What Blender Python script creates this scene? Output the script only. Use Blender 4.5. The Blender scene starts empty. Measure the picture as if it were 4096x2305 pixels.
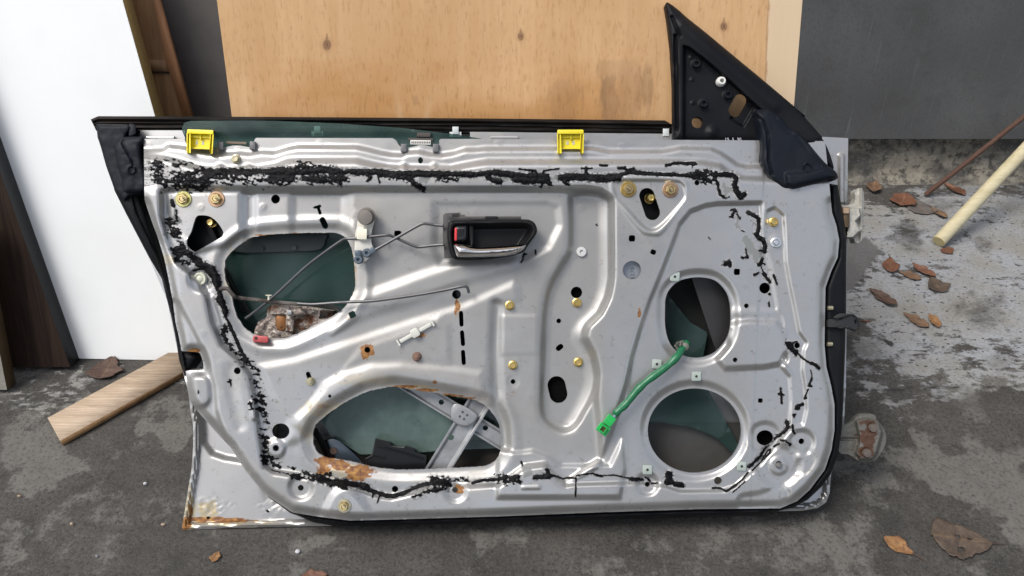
import bpy, math, random
import numpy as np
from mathutils import Matrix, Vector
SC = bpy.context.scene
COL = SC.collection
# ------------------------------------------------------------------ camera, sky, sun
F_PX, CX, CY, DIST = 3070.0, 2048.0, 1152.5, 1.10
TH = math.radians(38)                      # the camera looks down by 38 degrees
CAM_Z = 0.993
AX = np.array([0, math.cos(TH), -math.sin(TH)]); UP = np.array([0, math.sin(TH), math.cos(TH)]); RT = np.array([1.0, 0, 0])
CAM = np.array([0, 0, CAM_Z])
cam = bpy.data.cameras.new('camera'); cam.sensor_width = 36; cam.lens = F_PX/4096*36
cam.clip_start = .02; cam.clip_end = 500
camo = bpy.data.objects.new('camera', cam); COL.objects.link(camo)
camo.location = (0, 0, CAM_Z); camo.rotation_euler = (math.pi/2-TH, 0, 0); SC.camera = camo
SUN_EL, SUN_AZ = math.radians(60), math.radians(250)   # azimuth clockwise from +Y
w = bpy.data.worlds.new('World'); SC.world = w; w.use_nodes = True
nt = w.node_tree; bg = nt.nodes['Background']
sky = nt.nodes.new('ShaderNodeTexSky'); sky.sky_type = 'NISHITA'; sky.sun_disc = False
sky.sun_elevation = SUN_EL; sky.sun_rotation = SUN_AZ; sky.air_density = 1.0; sky.dust_density = 3.0; sky.ozone_density = 1.0
hs_ = nt.nodes.new('ShaderNodeHueSaturation'); hs_.inputs['Saturation'].default_value = .5   # thin high cloud
nt.links.new(sky.outputs[0], hs_.inputs['Color']); nt.links.new(hs_.outputs[0], bg.inputs[0]); bg.inputs[1].default_value = 0.13
sl = bpy.data.lights.new('sun', 'SUN'); sl.energy = 1.3; sl.angle = math.radians(25); sl.color = (1, .96, .9)
so = bpy.data.objects.new('sun', sl); COL.objects.link(so)
sd_ = Vector((math.sin(SUN_AZ)*math.cos(SUN_EL), math.cos(SUN_AZ)*math.cos(SUN_EL), math.sin(SUN_EL)))
so.rotation_euler = sd_.to_track_quat('Z', 'Y').to_euler(); so.location = (0, 0, 4)
SC.view_settings.view_transform = 'Standard'; SC.view_settings.look = 'None'
SC.view_settings.exposure = 0.95; SC.view_settings.gamma = 1

# ------------------------------------------------------------------ mapping helpers
def ray(x, y):
    return AX + RT*((x-CX)/F_PX) + UP*((CY-y)/F_PX)
def gp(x, y, z=0.0):
    d = ray(x, y); t = (z-CAM_Z)/d[2]; return CAM + d*t
def lp(x, y, y0, lean):                     # point of a plane leaning back: Y = y0 + z*tan(lean)
    d = ray(x, y); k = math.tan(lean); t = (y0 + CAM_Z*k)/(d[1]-d[2]*k); return CAM + d*t
def proj(P):
    P = np.asarray(P) - CAM; z = P @ AX
    return CX + F_PX*(P @ RT)/z, CY - F_PX*(P @ UP)/z
OX, OY = (2000-CX)*DIST/F_PX, (CY-2095)*DIST/F_PX
def dl(x, y, h=0.0):                        # door-local coordinates of a spot on the door, h metres proud of its plane
    s = (DIST-h)/F_PX
    return np.stack(np.broadcast_arrays((np.asarray(x)-CX)*s-OX, (CY-np.asarray(y))*s-OY, np.asarray(h)+0.0), -1)
PX = DIST/F_PX                              # one unit of the door drawing in metres
REG = {1: (300, 400, .31056), 2: (1100, 400, .31056), 3: (1900, 400, .31056), 4: (2600, 400, .34938), 5: (600, 800, .31056),
       6: (1400, 800, .31056), 7: (2000, 800, .31056), 8: (2700, 800, .31056), 9: (600, 1200, .31056), 10: (1300, 1200, .31056),
       11: (2000, 1200, .31056), 12: (2700, 1200, .31056), 13: (600, 1600, .37933), 14: (1200, 1500, .37927), 15: (2000, 1550, .37933),
       16: (2700, 1600, .37933), 17: (2550, 0, .34483), 18: (3300, 500, .34483), 19: (3280, 1230, .08275), 20: (3330, 1630, .16556), 21: (950, 1150, .1941)}
def q(k, *a):
    ox, oy, s = REG[k]
    return [(ox+s*a[i], oy+s*a[i+1]) for i in range(0, len(a), 2)]
def pr(*a): return [(a[i], a[i+1]) for i in range(0, len(a), 2)]
def crv(P, n=5, closed=True):               # Catmull-Rom through the points
    P = np.array(P, float); N = len(P); out = []
    for i in range(N if closed else N-1):
        if closed: a, b, c, d = P[(i-1) % N], P[i], P[(i+1) % N], P[(i+2) % N]
        else: a, b, c, d = P[max(i-1, 0)], P[i], P[i+1], P[min(i+2, N-1)]
        for k in range(n):
            t = k/n
            out.append(.5*(2*b+(c-a)*t+(2*a-5*b+4*c-d)*t*t+(3*b-a-3*c+d)*t**3))
    if not closed: out.append(P[-1])
    return [tuple(p) for p in out]
def ell(x, y, rx, ry=None, n=28, rot=0):
    ry = ry or rx; c, s = math.cos(rot), math.sin(rot)
    return [(x+rx*math.cos(a)*c-ry*math.sin(a)*s, y+rx*math.cos(a)*s+ry*math.sin(a)*c) for a in np.linspace(0, 2*math.pi, n, endpoint=False)]
def rect(x, y, w, h, deg=0, r=0, n=4):
    a = math.radians(deg); c, s = math.cos(a), math.sin(a); P = []
    for sx, sy, a0 in ((1, 1, 0), (-1, 1, 90), (-1, -1, 180), (1, -1, 270)):
        for k in range(n if r else 1):
            b = math.radians(a0+90*k/max(1, n-1)) if r else 0
            P.append((sx*(w/2-r)+(r*math.cos(b) if r else 0), sy*(h/2-r)+(r*math.sin(b) if r else 0)))
    return [(x+u*c-v*s, y+u*s+v*c) for u, v in P]
def pill(x0, y0, x1, y1, r):
    L = math.hypot(x1-x0, y1-y0); return rect((x0+x1)/2, (y0+y1)/2, L+2*r, 2*r, math.degrees(math.atan2(y1-y0, x1-x0)), r*.999, 9)

# ------------------------------------------------------------------ numpy noise and distance
def _h(ix, iy, s):
    n = (ix*374761393 + iy*668265263 + s*974711+12345) & 0xffffffff
    n = ((n ^ (n >> 13))*1274126177) & 0xffffffff
    return ((n ^ (n >> 16)) & 0xffff)/65535.0
def vn(x, y, s=0):
    x = np.asarray(x, float); y = np.asarray(y, float)
    ix = np.floor(x).astype(np.int64); iy = np.floor(y).astype(np.int64); u = x-ix; v = y-iy
    u = u*u*(3-2*u); v = v*v*(3-2*v)
    return (_h(ix, iy, s)*(1-u)+_h(ix+1, iy, s)*u)*(1-v)+(_h(ix, iy+1, s)*(1-u)+_h(ix+1, iy+1, s)*u)*v
def fbm(x, y, s=0, o=4, g=.5):
    r = 0; a = 1; t = 0
    for k in range(o):
        r = r+a*vn(x*2**k+k*17.3, y*2**k+k*9.1, s+k); t += a; a *= g
    return r/t
def sm(t):
    t = np.clip(t, 0, 1); return t*t*(3-2*t)
def sdp(P, X, Y):                           # signed distance to a polygon, negative inside
    P = np.array(P, float); d = np.full(X.shape, 1e18); ins = np.zeros(X.shape, bool)
    for i in range(len(P)):
        ax, ay = P[i-1]; bx, by = P[i]; ex, ey = bx-ax, by-ay; L = ex*ex+ey*ey
        if L < 1e-12: continue
        t = np.clip(((X-ax)*ex+(Y-ay)*ey)/L, 0, 1)
        d = np.minimum(d, (X-ax-t*ex)**2+(Y-ay-t*ey)**2)
        if ay != by: ins ^= ((ay > Y) != (by > Y)) & (X < (bx-ax)*(Y-ay)/(by-ay)+ax)
    return np.where(ins, -1, 1)*np.sqrt(d)
def dpl(P, X, Y):                           # distance to an open line
    d = np.full(X.shape, 1e18)
    for (ax, ay), (bx, by) in zip(P[:-1], P[1:]):
        ex, ey = bx-ax, by-ay; L = ex*ex+ey*ey+1e-9
        t = np.clip(((X-ax)*ex+(Y-ay)*ey)/L, 0, 1)
        d = np.minimum(d, (X-ax-t*ex)**2+(Y-ay-t*ey)**2)
    return np.sqrt(d)
class Grid:                                 # a drawing-space raster that parts of a shape are added to
    def __init__(s, x0, y0, x1, y1, st, val=0.0):
        s.x0, s.y0, s.st = x0, y0, st
        s.xs = np.arange(x0, x1+.1, st); s.ys = np.arange(y0, y1+.1, st)
        s.X, s.Y = np.meshgrid(s.xs, s.ys); s.v = np.full(s.X.shape, float(val))
    def sl(s, P, m):
        P = np.array(P); st = s.st
        a = max(0, int((P[:, 0].min()-m-s.x0)/st)); b = min(len(s.xs), int((P[:, 0].max()+m-s.x0)/st)+2)
        c = max(0, int((P[:, 1].min()-m-s.y0)/st)); d = min(len(s.ys), int((P[:, 1].max()+m-s.y0)/st)+2)
        return (slice(c, max(c, d)), slice(a, max(a, b)))
    def step(s, P, dh, w, off=0.0):
        k = s.sl(P, w+abs(off)+4); s.v[k] += dh*sm(.5-(sdp(P, s.X[k], s.Y[k])+off)/w)
    def ridge(s, P, dh, w):
        k = s.sl(P, w+4); s.v[k] += dh*sm(1-dpl(P, s.X[k], s.Y[k])/w)
    def blur(s, n):
        for _ in range(n):
            v = np.pad(s.v, 1, mode='edge')
            s.v = (v[1:-1, :-2]+2*v[1:-1, 1:-1]+v[1:-1, 2:])/4
            v = np.pad(s.v, 1, mode='edge')
            s.v = (v[:-2, 1:-1]+2*v[1:-1, 1:-1]+v[2:, 1:-1])/4
    def __call__(s, x, y):
        u = np.clip((np.asarray(x, float)-s.x0)/s.st, 0, len(s.xs)-1.001); v = np.clip((np.asarray(y, float)-s.y0)/s.st, 0, len(s.ys)-1.001)
        i = u.astype(int); j = v.astype(int); u = u-i; v = v-j; V = s.v
        return (V[j, i]*(1-u)+V[j, i+1]*u)*(1-v)+(V[j+1, i]*(1-u)+V[j+1, i+1]*u)*v

# ------------------------------------------------------------------ scene objects
def link(name, data, parent=None):
    o = bpy.data.objects.new(name, data); COL.objects.link(o)
    if parent: o.parent = parent
    return o
def tag(o, label=None, cat=None, group=None, kind=None):
    for k, v in (('label', label), ('category', cat), ('group', group), ('kind', kind)):
        if v: o[k] = v
    return o
def empty(name, loc, mat=None):
    o = bpy.data.objects.new(name, None); COL.objects.link(o); o.empty_display_size = .05
    o.location = tuple(loc); return o
def mk(name, V, Fs, mats, parent=None, smooth=True, ang=38, attrs=None, mi=None):
    me = bpy.data.meshes.new(name)
    V = np.asarray(V, np.float32); me.vertices.add(len(V)); me.vertices.foreach_set('co', V.ravel())
    tot = [len(f) for f in Fs] if isinstance(Fs, list) else None
    if isinstance(Fs, list): loops = np.fromiter((i for f in Fs for i in f), np.int32)
    else:
        tot = [Fs.shape[1]]*len(Fs); loops = Fs.astype(np.int32).ravel()
    tot = np.array(tot, np.int32); me.loops.add(len(loops)); me.loops.foreach_set('vertex_index', loops)
    me.polygons.add(len(tot)); me.polygons.foreach_set('loop_start', np.concatenate(([0], np.cumsum(tot)[:-1])).astype(np.int32))
    if not isinstance(mats, (list, tuple)): mats = [mats]
    for m in mats: me.materials.append(m)
    if mi is not None: me.polygons.foreach_set('material_index', np.array(mi, np.int32))
    me.update(calc_edges=True); me.validate()
    if attrs:
        for k, v in attrs.items():
            a = me.attributes.new(k, 'FLOAT', 'POINT'); a.data.foreach_set('value', np.asarray(v, np.float32))
    if smooth:
        me.shade_smooth()
        if ang: me.set_sharp_from_angle(angle=math.radians(ang))
    return link(name, me, parent)
def field(name, sdf, hf, bbox, st, mat, parent, rim=.003, attrs=None, loc=dl, rimf=None):
    g = Grid(*bbox, st); X, Y = g.X.copy(), g.Y.copy(); S = sdf(X, Y)
    gy, gx = np.gradient(S, st); n = np.hypot(gx, gy)+1e-6
    near = np.abs(S) < .72*st
    X2 = np.where(near, X-S*gx/n/np.maximum(n, .5), X); Y2 = np.where(near, Y-S*gy/n/np.maximum(n, .5), Y)
    ok = S < .72*st
    idx = np.arange(S.size).reshape(S.shape)
    a, b, c, d = idx[:-1, :-1], idx[:-1, 1:], idx[1:, 1:], idx[1:, :-1]
    oa, ob, oc, od = ok[:-1, :-1], ok[:-1, 1:], ok[1:, 1:], ok[1:, :-1]
    cen = (S[:-1, :-1]+S[:-1, 1:]+S[1:, 1:]+S[1:, :-1])/4
    cnt = oa*1+ob+oc+od
    k4 = (cnt == 4) & (cen < .25*st)
    quads = np.stack([d[k4], c[k4], b[k4], a[k4]], -1)
    tris = []
    for (p, qq, r, o) in ((d, c, b, oa), (d, c, a, ob), (d, b, a, oc), (c, b, a, od)):
        m = (cnt == 3) & (~o) & (cen < .9*st); tris.append(np.stack([p[m], qq[m], r[m]], -1))
    tris = np.concatenate(tris)
    used = np.unique(np.concatenate([quads.ravel(), tris.ravel()]))
    re = np.full(S.size, -1); re[used] = np.arange(len(used))
    xs, ys = X2.ravel()[used], Y2.ravel()[used]
    V = loc(xs, ys, hf(xs, ys))
    quads, tris = re[quads], re[tris]
    A = {k: f(xs, ys) for k, f in (attrs or {}).items()}
    Fs = [tuple(f) for f in quads.tolist()]+[tuple(f) for f in tris.tolist()]
    if rim or rimf:
        E = np.concatenate([quads[:, [0, 1]], quads[:, [1, 2]], quads[:, [2, 3]], quads[:, [3, 0]], tris[:, [0, 1]], tris[:, [1, 2]], tris[:, [2, 0]]])
        key = np.sort(E, 1); key = key[:, 0]*len(V)+key[:, 1]
        u, inv, ct = np.unique(key, return_inverse=True, return_counts=True)
        B = E[ct[inv] == 1]; bv = np.unique(B); rm = np.full(len(V), -1); rm[bv] = np.arange(len(bv))
        n0 = len(V); top = V[bv].copy(); low = V[bv].copy()
        low[:, 2] -= rimf(xs[bv], ys[bv]) if rimf else rim
        V = np.concatenate([V, top, low])
        for k in A: A[k] = np.concatenate([A[k], A[k][bv], A[k][bv]])
        m = len(bv); i, j = rm[B[:, 0]], rm[B[:, 1]]
        Fs += [tuple(f) for f in np.stack([n0+j, n0+i, n0+m+i, n0+m+j], -1).tolist()]
    return mk(name, V, Fs, mat, parent, True, 45, A)
class MB:                                   # collects solids in door space (or any space) and links them as one mesh
    def __init__(s, loc=dl): s.V = []; s.F = []; s.loc = loc; s.n = 0
    def add(s, V, Fs):
        V = np.asarray(V, float); s.V.append(V); s.F += [tuple(i+s.n for i in f) for f in Fs]; s.n += len(V); return s
    def plate(s, P, h1, h0, bev=0.0):       # prism of a convex-ish outline between heights h0 and h1 (bev in drawing units)
        P = np.array(P, float); n = len(P)
        ar = np.sum(P[:, 0]*np.roll(P[:, 1], -1)-np.roll(P[:, 0], -1)*P[:, 1])
        if ar > 0: P = P[::-1]              # y runs down: make it counter-clockwise seen from the front
        nx = np.roll(P, -1, 0)-np.roll(P, 1, 0); L = np.hypot(nx[:, 0], nx[:, 1])+1e-9
        N = np.stack([nx[:, 1], -nx[:, 0]], -1)/L[:, None]
        rings = [(P, h0), (P, h1-bev*PX)]
        if bev: rings += [(P+N*bev*.3, h1-bev*PX*.3), (P+N*bev, h1)]
        V = np.concatenate([s.loc(r[:, 0], r[:, 1], np.full(n, h)) for r, h in rings]); Fs = []
        for k in range(len(rings)-1):
            for i in range(n):
                j = (i+1) % n; Fs.append((k*n+i, k*n+j, (k+1)*n+j, (k+1)*n+i))
        Fs.append(tuple(range((len(rings)-1)*n, len(rings)*n))); Fs.append(tuple(range(n-1, -1, -1)))
        return s.add(V, Fs)
    def tube(s, P, r, n=8, caps=True):      # P: (x, y, h) in drawing units and metres; r in metres (or a list)
        C = np.array([s.loc(*p) for p in P]); m = len(C); r = np.broadcast_to(np.asarray(r, float), (m,))
        return s.sweep(C, r, n, caps)
    def sweep(s, C, r, n=8, caps=True):
        C = np.asarray(C, float); m = len(C); r = np.broadcast_to(np.asarray(r, float), (m,)); T = np.gradient(C, axis=0); T /= np.linalg.norm(T, axis=1)[:, None]+1e-12
        u = np.cross(T[0], [0, 0, 1.0]); u = u if np.linalg.norm(u) > 1e-3 else np.cross(T[0], [1.0, 0, 0]); V = []
        for i in range(m):
            u = u-T[i]*np.dot(u, T[i]); u /= np.linalg.norm(u); v = np.cross(T[i], u)
            for k in range(n):
                a = 2*math.pi*k/n; V.append(C[i]+r[i]*(u*math.cos(a)+v*math.sin(a)))
        Fs = [(i*n+k, i*n+(k+1) % n, (i+1)*n+(k+1) % n, (i+1)*n+k) for i in range(m-1) for k in range(n)]
        if caps: Fs += [tuple(range(n-1, -1, -1)), tuple(range((m-1)*n, m*n))]
        return s.add(V, Fs)
    def lathe(s, x, y, h, prof, n=20, rot=0.0, tx=0, ty=0):   # prof: (radius in drawing units, rise in metres); leans by tx, ty
        V = []
        for r, z in prof:
            for k in range(n):
                a = 2*math.pi*k/n+rot; p = s.loc(x, y, h)
                V.append(p+np.array([r*PX*math.cos(a)+tx*z, r*PX*math.sin(a)+ty*z, z]))
        m = len(prof)
        Fs = [(i*n+k, i*n+(k+1) % n, (i+1)*n+(k+1) % n, (i+1)*n+k) for i in range(m-1) for k in range(n)]
        Fs += [tuple(range(n-1, -1, -1)), tuple(range((m-1)*n, m*n))]
        return s.add(V, Fs)
    def build(s, name, mat, parent=None, smooth=True, ang=38):
        return mk(name, np.concatenate(s.V), s.F, mat, parent, smooth, ang)

# ------------------------------------------------------------------ materials
class NT:
    def __init__(s, name):
        m = bpy.data.materials.new(name); m.use_nodes = True; s.m = m; s.t = m.node_tree
        s.b = s.t.nodes['Principled BSDF']; s.out = s.t.nodes['Material Output']
        s.co = s.n('ShaderNodeTexCoord').outputs['Object']
    def n(s, t, **k):
        o = s.t.nodes.new(t)
        for a, v in k.items(): setattr(o, a, v)
        return o
    def set(s, i, v):
        if isinstance(v, (int, float)): i.default_value = v
        elif isinstance(v, (tuple, list)): i.default_value = (*v, 1)[:len(i.default_value)] if len(v) == 3 else v
        else: s.t.links.new(v, i)
    def noise(s, sc, det=4, rough=.55, vec=None, dist=0):
        o = s.n('ShaderNodeTexNoise'); o.inputs['Scale'].default_value = sc; o.inputs['Detail'].default_value = det
        o.inputs['Roughness'].default_value = rough; o.inputs['Distortion'].default_value = dist
        s.set(o.inputs['Vector'], vec or s.co); return o.outputs[0]
    def stretch(s, x, y, z, rot=(0, 0, 0)):
        o = s.n('ShaderNodeMapping'); o.inputs['Scale'].default_value = (x, y, z); o.inputs['Rotation'].default_value = rot
        s.set(o.inputs['Vector'], s.co); return o.outputs[0]
    def ramp(s, v, *st):
        o = s.n('ShaderNodeValToRGB'); e = o.color_ramp.elements
        while len(e) < len(st): e.new(.5)
        for i, (p, c) in enumerate(st):
            e[i].position = p; e[i].color = (*((c,)*3 if isinstance(c, (int, float)) else c), 1)
        s.set(o.inputs[0], v); return o.outputs[0]
    def mix(s, f, a, b, mode='MIX'):
        o = s.n('ShaderNodeMix', data_type='RGBA', blend_type=mode)
        s.set(o.inputs[0], f); s.set(o.inputs[6], a); s.set(o.inputs[7], b); return o.outputs[2]
    def math(s, op, a, b=0.0, c=None):
        o = s.n('ShaderNodeMath', operation=op); s.set(o.inputs[0], a); s.set(o.inputs[1], b)
        if c is not None: s.set(o.inputs[2], c)
        return o.outputs[0]
    def attr(s, k):
        o = s.n('ShaderNodeAttribute'); o.attribute_name = k; return o.outputs['Fac']
    def bump(s, hgt, st=.3, d=.002):
        o = s.n('ShaderNodeBump'); o.inputs['Strength'].default_value = st; o.inputs['Distance'].default_value = d
        s.set(o.inputs['Height'], hgt); s.t.links.new(o.outputs[0], s.b.inputs['Normal']); return o
    def done(s, col=None, rough=None, metal=None, **k):
        if col is not None: s.set(s.b.inputs['Base Color'], col)
        if rough is not None: s.set(s.b.inputs['Roughness'], rough)
        if metal is not None: s.set(s.b.inputs['Metallic'], metal)
        for a, v in k.items(): s.set(s.b.inputs[a.replace('_', ' ')], v)
        return s.m
def simple(name, c, rough=.5, metal=0.0, var=.12, sc=90, bump=.15, bd=.0006, grime=0.0, gc=(.05, .04, .03), **k):
    t = NT(name); n = t.noise(sc, 5); n2 = t.noise(sc/6, 4)
    col = t.mix(n, tuple(x*(1-var) for x in c), tuple(min(1, x*(1+var)) for x in c))
    if grime: col = t.mix(t.math('MULTIPLY', t.ramp(n2, (.45, 0), (.68, 1)), grime), col, gc)
    r = t.math('ADD', t.math('MULTIPLY', n2, .2), rough-.1)
    if bump: t.bump(t.noise(sc*4, 4), bump, bd)
    return t.done(col, r, metal, **k)
# ------------------------------------------------------------------ the setting: ground, kerb, wall
def m_ground():
    t = NT('concrete_floor')
    wm, dm, gm, pm = t.attr('white'), t.attr('dark'), t.attr('patch'), t.attr('pale')
    nb = t.noise(4.5, 12, .66); nf = t.noise(7, 14, .72); n2 = t.noise(38, 8, .65); n3 = t.noise(170, 6, .65); n4 = t.noise(420, 4, .6)
    base = t.mix(t.ramp(nb, (.40, 0), (.60, 1)), (.023, .0207, .018), (.058, .0525, .0455))
    base = t.mix(t.math('MULTIPLY', t.ramp(n2, (.44, 0), (.6, 1)), .5), base, (.058, .054, .048))
    base = t.mix(t.math('MULTIPLY', t.ramp(n3, (.40, 1), (.52, 0)), .65), base, (.011, .010, .0092))
    base = t.mix(t.math('MULTIPLY', t.ramp(n4, (.56, 0), (.66, 1)), .5), base, (.12, .113, .10))
    pv = t.math('ADD', t.math('MULTIPLY', pm, .26), nf); pf = t.ramp(pv, (.612, 0), (.668, 1))
    pf = t.math('MULTIPLY', pf, t.ramp(n3, (.34, .2), (.5, 1)))
    base = t.mix(t.math('MULTIPLY', pf, .85), base, t.mix(n2, (.07, .066, .058), (.15, .142, .127)))
    n5 = t.noise(26, 14, .74, t.stretch(1, 1.9, 1)); n6 = t.noise(8, 8, .65)
    wv = t.math('ADD', t.math('MULTIPLY', wm, .42), t.math('ADD', n5, t.math('MULTIPLY', n6, .7)))
    wf = t.ramp(t.math('MULTIPLY', wv, .5), (.565, 0), (.605, 1))
    wc = t.mix(t.ramp(n6, (.4, 0), (.62, 1)), t.mix(n3, (.17, .178, .19), (.31, .32, .335)), t.mix(n3, (.14, .135, .12), (.25, .24, .22)))
    base = t.mix(t.math('MULTIPLY', wf, t.ramp(n3, (.3, .55), (.46, 1))), base, wc)
    for sc_, th, am in ((70, .20, .9), (150, .17, .8), (28, .12, .85)):
        v = t.n('ShaderNodeTexVoronoi'); v.inputs['Scale'].default_value = sc_; t.set(v.inputs['Vector'], t.stretch(1, 1.5, 1))
        sc2 = t.n('ShaderNodeSeparateColor'); t.set(sc2.inputs[0], v.outputs['Color']); pick = t.math('GREATER_THAN', sc2.outputs[0], .6)
        spk = t.math('MULTIPLY', t.ramp(t.math('ADD', v.outputs[0], t.math('MULTIPLY', n3, .25)), (th+.1, 1), (th+.16, 0)), pick)
        base = t.mix(t.math('MULTIPLY', t.math('MULTIPLY', spk, am), t.math('ADD', .12, t.math('MULTIPLY', wm, .88))), base, (.014, .0135, .0135))
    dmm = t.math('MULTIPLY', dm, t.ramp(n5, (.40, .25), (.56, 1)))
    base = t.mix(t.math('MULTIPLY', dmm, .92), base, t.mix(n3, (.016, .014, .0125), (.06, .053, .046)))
    base = t.mix(t.math('MULTIPLY', gm, .92), base, t.mix(n3, (.060, .057, .056), (.105, .101, .099)))
    cr = t.attr('crack'); base = t.mix(cr, base, (.010, .009, .0085))
    t.bump(t.math('ADD', n3, t.math('MULTIPLY', n2, 1.5)), .55, .003)
    return t.done(base, .82, 0)
def blob(P, X, Y, soft, amp, sc, seed):
    k = np.where(sdp(P, X, Y) < soft*2, 1, 0); S = sdp(P, X, Y)+(fbm(X/sc, Y/sc, seed, 5, .6)-.5)*amp
    return sm(.5-S/soft)*k
def ground():
    xs = np.concatenate([[-30, -8, -3], np.arange(-1.35, 1.351, .006), [3, 8, 30]])
    ys = np.concatenate([[-30, -8, -2], np.arange(.2, 1.88, .006), [3, 8, 30]])
    X, Y = np.meshgrid(xs, ys); Z = (fbm(X*14, Y*14, 3, 4)-.5)*.004*((np.abs(X) < 1.34) & (Y > .2) & (Y < 1.86))
    d = np.stack([X, Y, Z-CAM_Z], -1); zz = np.maximum(.05, d @ AX); px = CX+F_PX*X/zz; py = CY-F_PX*(d @ UP)/zz
    vis = (Y > .15) & (Y < 2.1)
    A = {}
    wP = pr(3300, 640, 4600, 640, 4600, 1500, 4096, 1560, 3800, 1620, 3550, 1560, 3300, 1500)
    S = sdp(wP, px, py)+(fbm(px/200, py/110, 5, 5, .6)-.5)*620
    A['white'] = np.where(vis, sm(.5-S/560), 0)
    lw = sdp(pr(-600, 1400, 760, 1400, 760, 1600, 300, 1680, -600, 1640), px, py)+(fbm(px/150, py/60, 15, 4)-.5)*120
    A['white'] = np.maximum(A['white'], np.where(vis, .55*sm(.5-lw/90), 0))
    pale = .34*np.ones_like(px)
    for P, a in ((pr(1090/2, 1670, 770, 1660, 770, 1790, 700, 1800, 560, 1740), 1), (pr(0, 1700, 200, 1720, 330, 1870, 150, 2000, 0, 1980), .8),
              (pr(3640, 1730, 3900, 1860, 4096, 1800, 4150, 2305, 3950, 2050, 3750, 1980), .75), (pr(3700, 1500, 4096, 1500, 4096, 1560, 3800, 1560), 1),
              (pr(0, 2050, 110, 2080, 130, 2240, 0, 2305), .7), (pr(1150, 2160, 1400, 2120, 1380, 2200, 1080, 2250), .8)):
        pale = np.maximum(pale, a*sm(.5-(sdp(P, px, py)+(fbm(px/60, py/40, 8, 4)-.5)*110)/60))
    A['pale'] = np.where(vis, pale, 0)
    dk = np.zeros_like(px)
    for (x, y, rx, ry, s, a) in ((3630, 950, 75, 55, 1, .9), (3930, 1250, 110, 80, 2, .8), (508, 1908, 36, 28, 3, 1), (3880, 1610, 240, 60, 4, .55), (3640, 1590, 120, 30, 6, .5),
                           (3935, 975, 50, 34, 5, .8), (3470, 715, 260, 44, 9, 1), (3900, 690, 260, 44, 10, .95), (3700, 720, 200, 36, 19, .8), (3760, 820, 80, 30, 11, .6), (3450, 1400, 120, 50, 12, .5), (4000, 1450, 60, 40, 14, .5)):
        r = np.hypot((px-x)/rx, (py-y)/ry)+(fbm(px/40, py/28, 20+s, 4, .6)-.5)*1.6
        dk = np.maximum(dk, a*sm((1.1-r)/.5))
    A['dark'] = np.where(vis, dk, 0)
    g = sdp(pr(3380, 960, 3460, 950, 3528, 1008, 3505, 1030, 3425, 1140, 3400, 1165, 3370, 1170), px, py)+(fbm(px/14, py/14, 4, 3)-.5)*14
    A['patch'] = np.where(vis, sm(.5-g/7), 0)
    c = dpl(pr(-200, 1632, 60, 1625, 200, 1612, 330, 1615, 500, 1625, 640, 1618, 780, 1630), px, py+(fbm(px/30, py/30, 6, 3)-.5)*24)
    c = np.minimum(c, dpl(pr(3330, 1565, 3600, 1556, 3750, 1552, 3900, 1546, 4300, 1550), px, py+(fbm(px/40, py/40, 7, 3)-.5)*18))
    A['crack'] = np.where(vis, sm(1-c/5.5), 0)
    V = np.stack([X, Y, Z], -1).reshape(-1, 3); n, m = X.shape; i = np.arange(n*m).reshape(n, m)
    Q = np.stack([i[:-1, :-1], i[:-1, 1:], i[1:, 1:], i[1:, :-1]], -1).reshape(-1, 4)
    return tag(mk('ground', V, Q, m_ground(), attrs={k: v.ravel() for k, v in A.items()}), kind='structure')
ground()
def m_kerb():
    t = NT('kerb_concrete'); n1 = t.noise(16, 6, .6, t.stretch(.5, 1, 1)); n2 = t.noise(120, 5, .65); n3 = t.noise(45, 6, .7)
    c = t.mix(t.ramp(n1, (.4, 0), (.6, 1)), (.068, .064, .057), (.235, .212, .168))
    c = t.mix(t.math('MULTIPLY', t.ramp(n3, (.5, 0), (.6, 1)), .85), c, (.04, .037, .033))
    c = t.mix(t.math('MULTIPLY', t.ramp(n2, (.58, 0), (.68, 1)), .5), c, (.27, .26, .245))
    t.bump(t.math('ADD', n3, n2), .8, .005); return t.done(c, .9)
def kerb():
    prof = [(y*1.029, z*1.029) for y, z in ((1.640, -.004), (1.658, .005), (1.669, .014), (1.677, .028), (1.684, .055), (1.69, .085), (1.70, .1), (1.72, .106), (1.88, .106))]
    xs = np.arange(-2.2, 2.2, .012); P = []; st = []
    for (a, b), (c, d) in zip(prof[:-1], prof[1:]):
        k = max(1, int(math.hypot(c-a, d-b)/.009))
        st += [(a+(c-a)*i/k, b+(d-b)*i/k) for i in range(k)]
    st.append(prof[-1]); st = np.array(st)
    X, J = np.meshgrid(xs, np.arange(len(st))); Yb, Zb = st[J, 0], st[J, 1]
    nz = (fbm(X*30, J*.27, 2, 4, .6)-.5); ed = np.clip((J)/3, 0, 1)*np.clip((len(st)-J)/10, 0, 1)
    V = np.stack([X, Yb-nz*.02*ed, Zb+nz*.012*ed], -1).reshape(-1, 3); n, m = X.shape; i = np.arange(n*m).reshape(n, m)
    Q = np.stack([i[:-1, :-1], i[:-1, 1:], i[1:, 1:], i[1:, :-1]], -1).reshape(-1, 4)
    tag(mk('kerb', V, Q, m_kerb()), kind='structure')
kerb()

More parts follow.
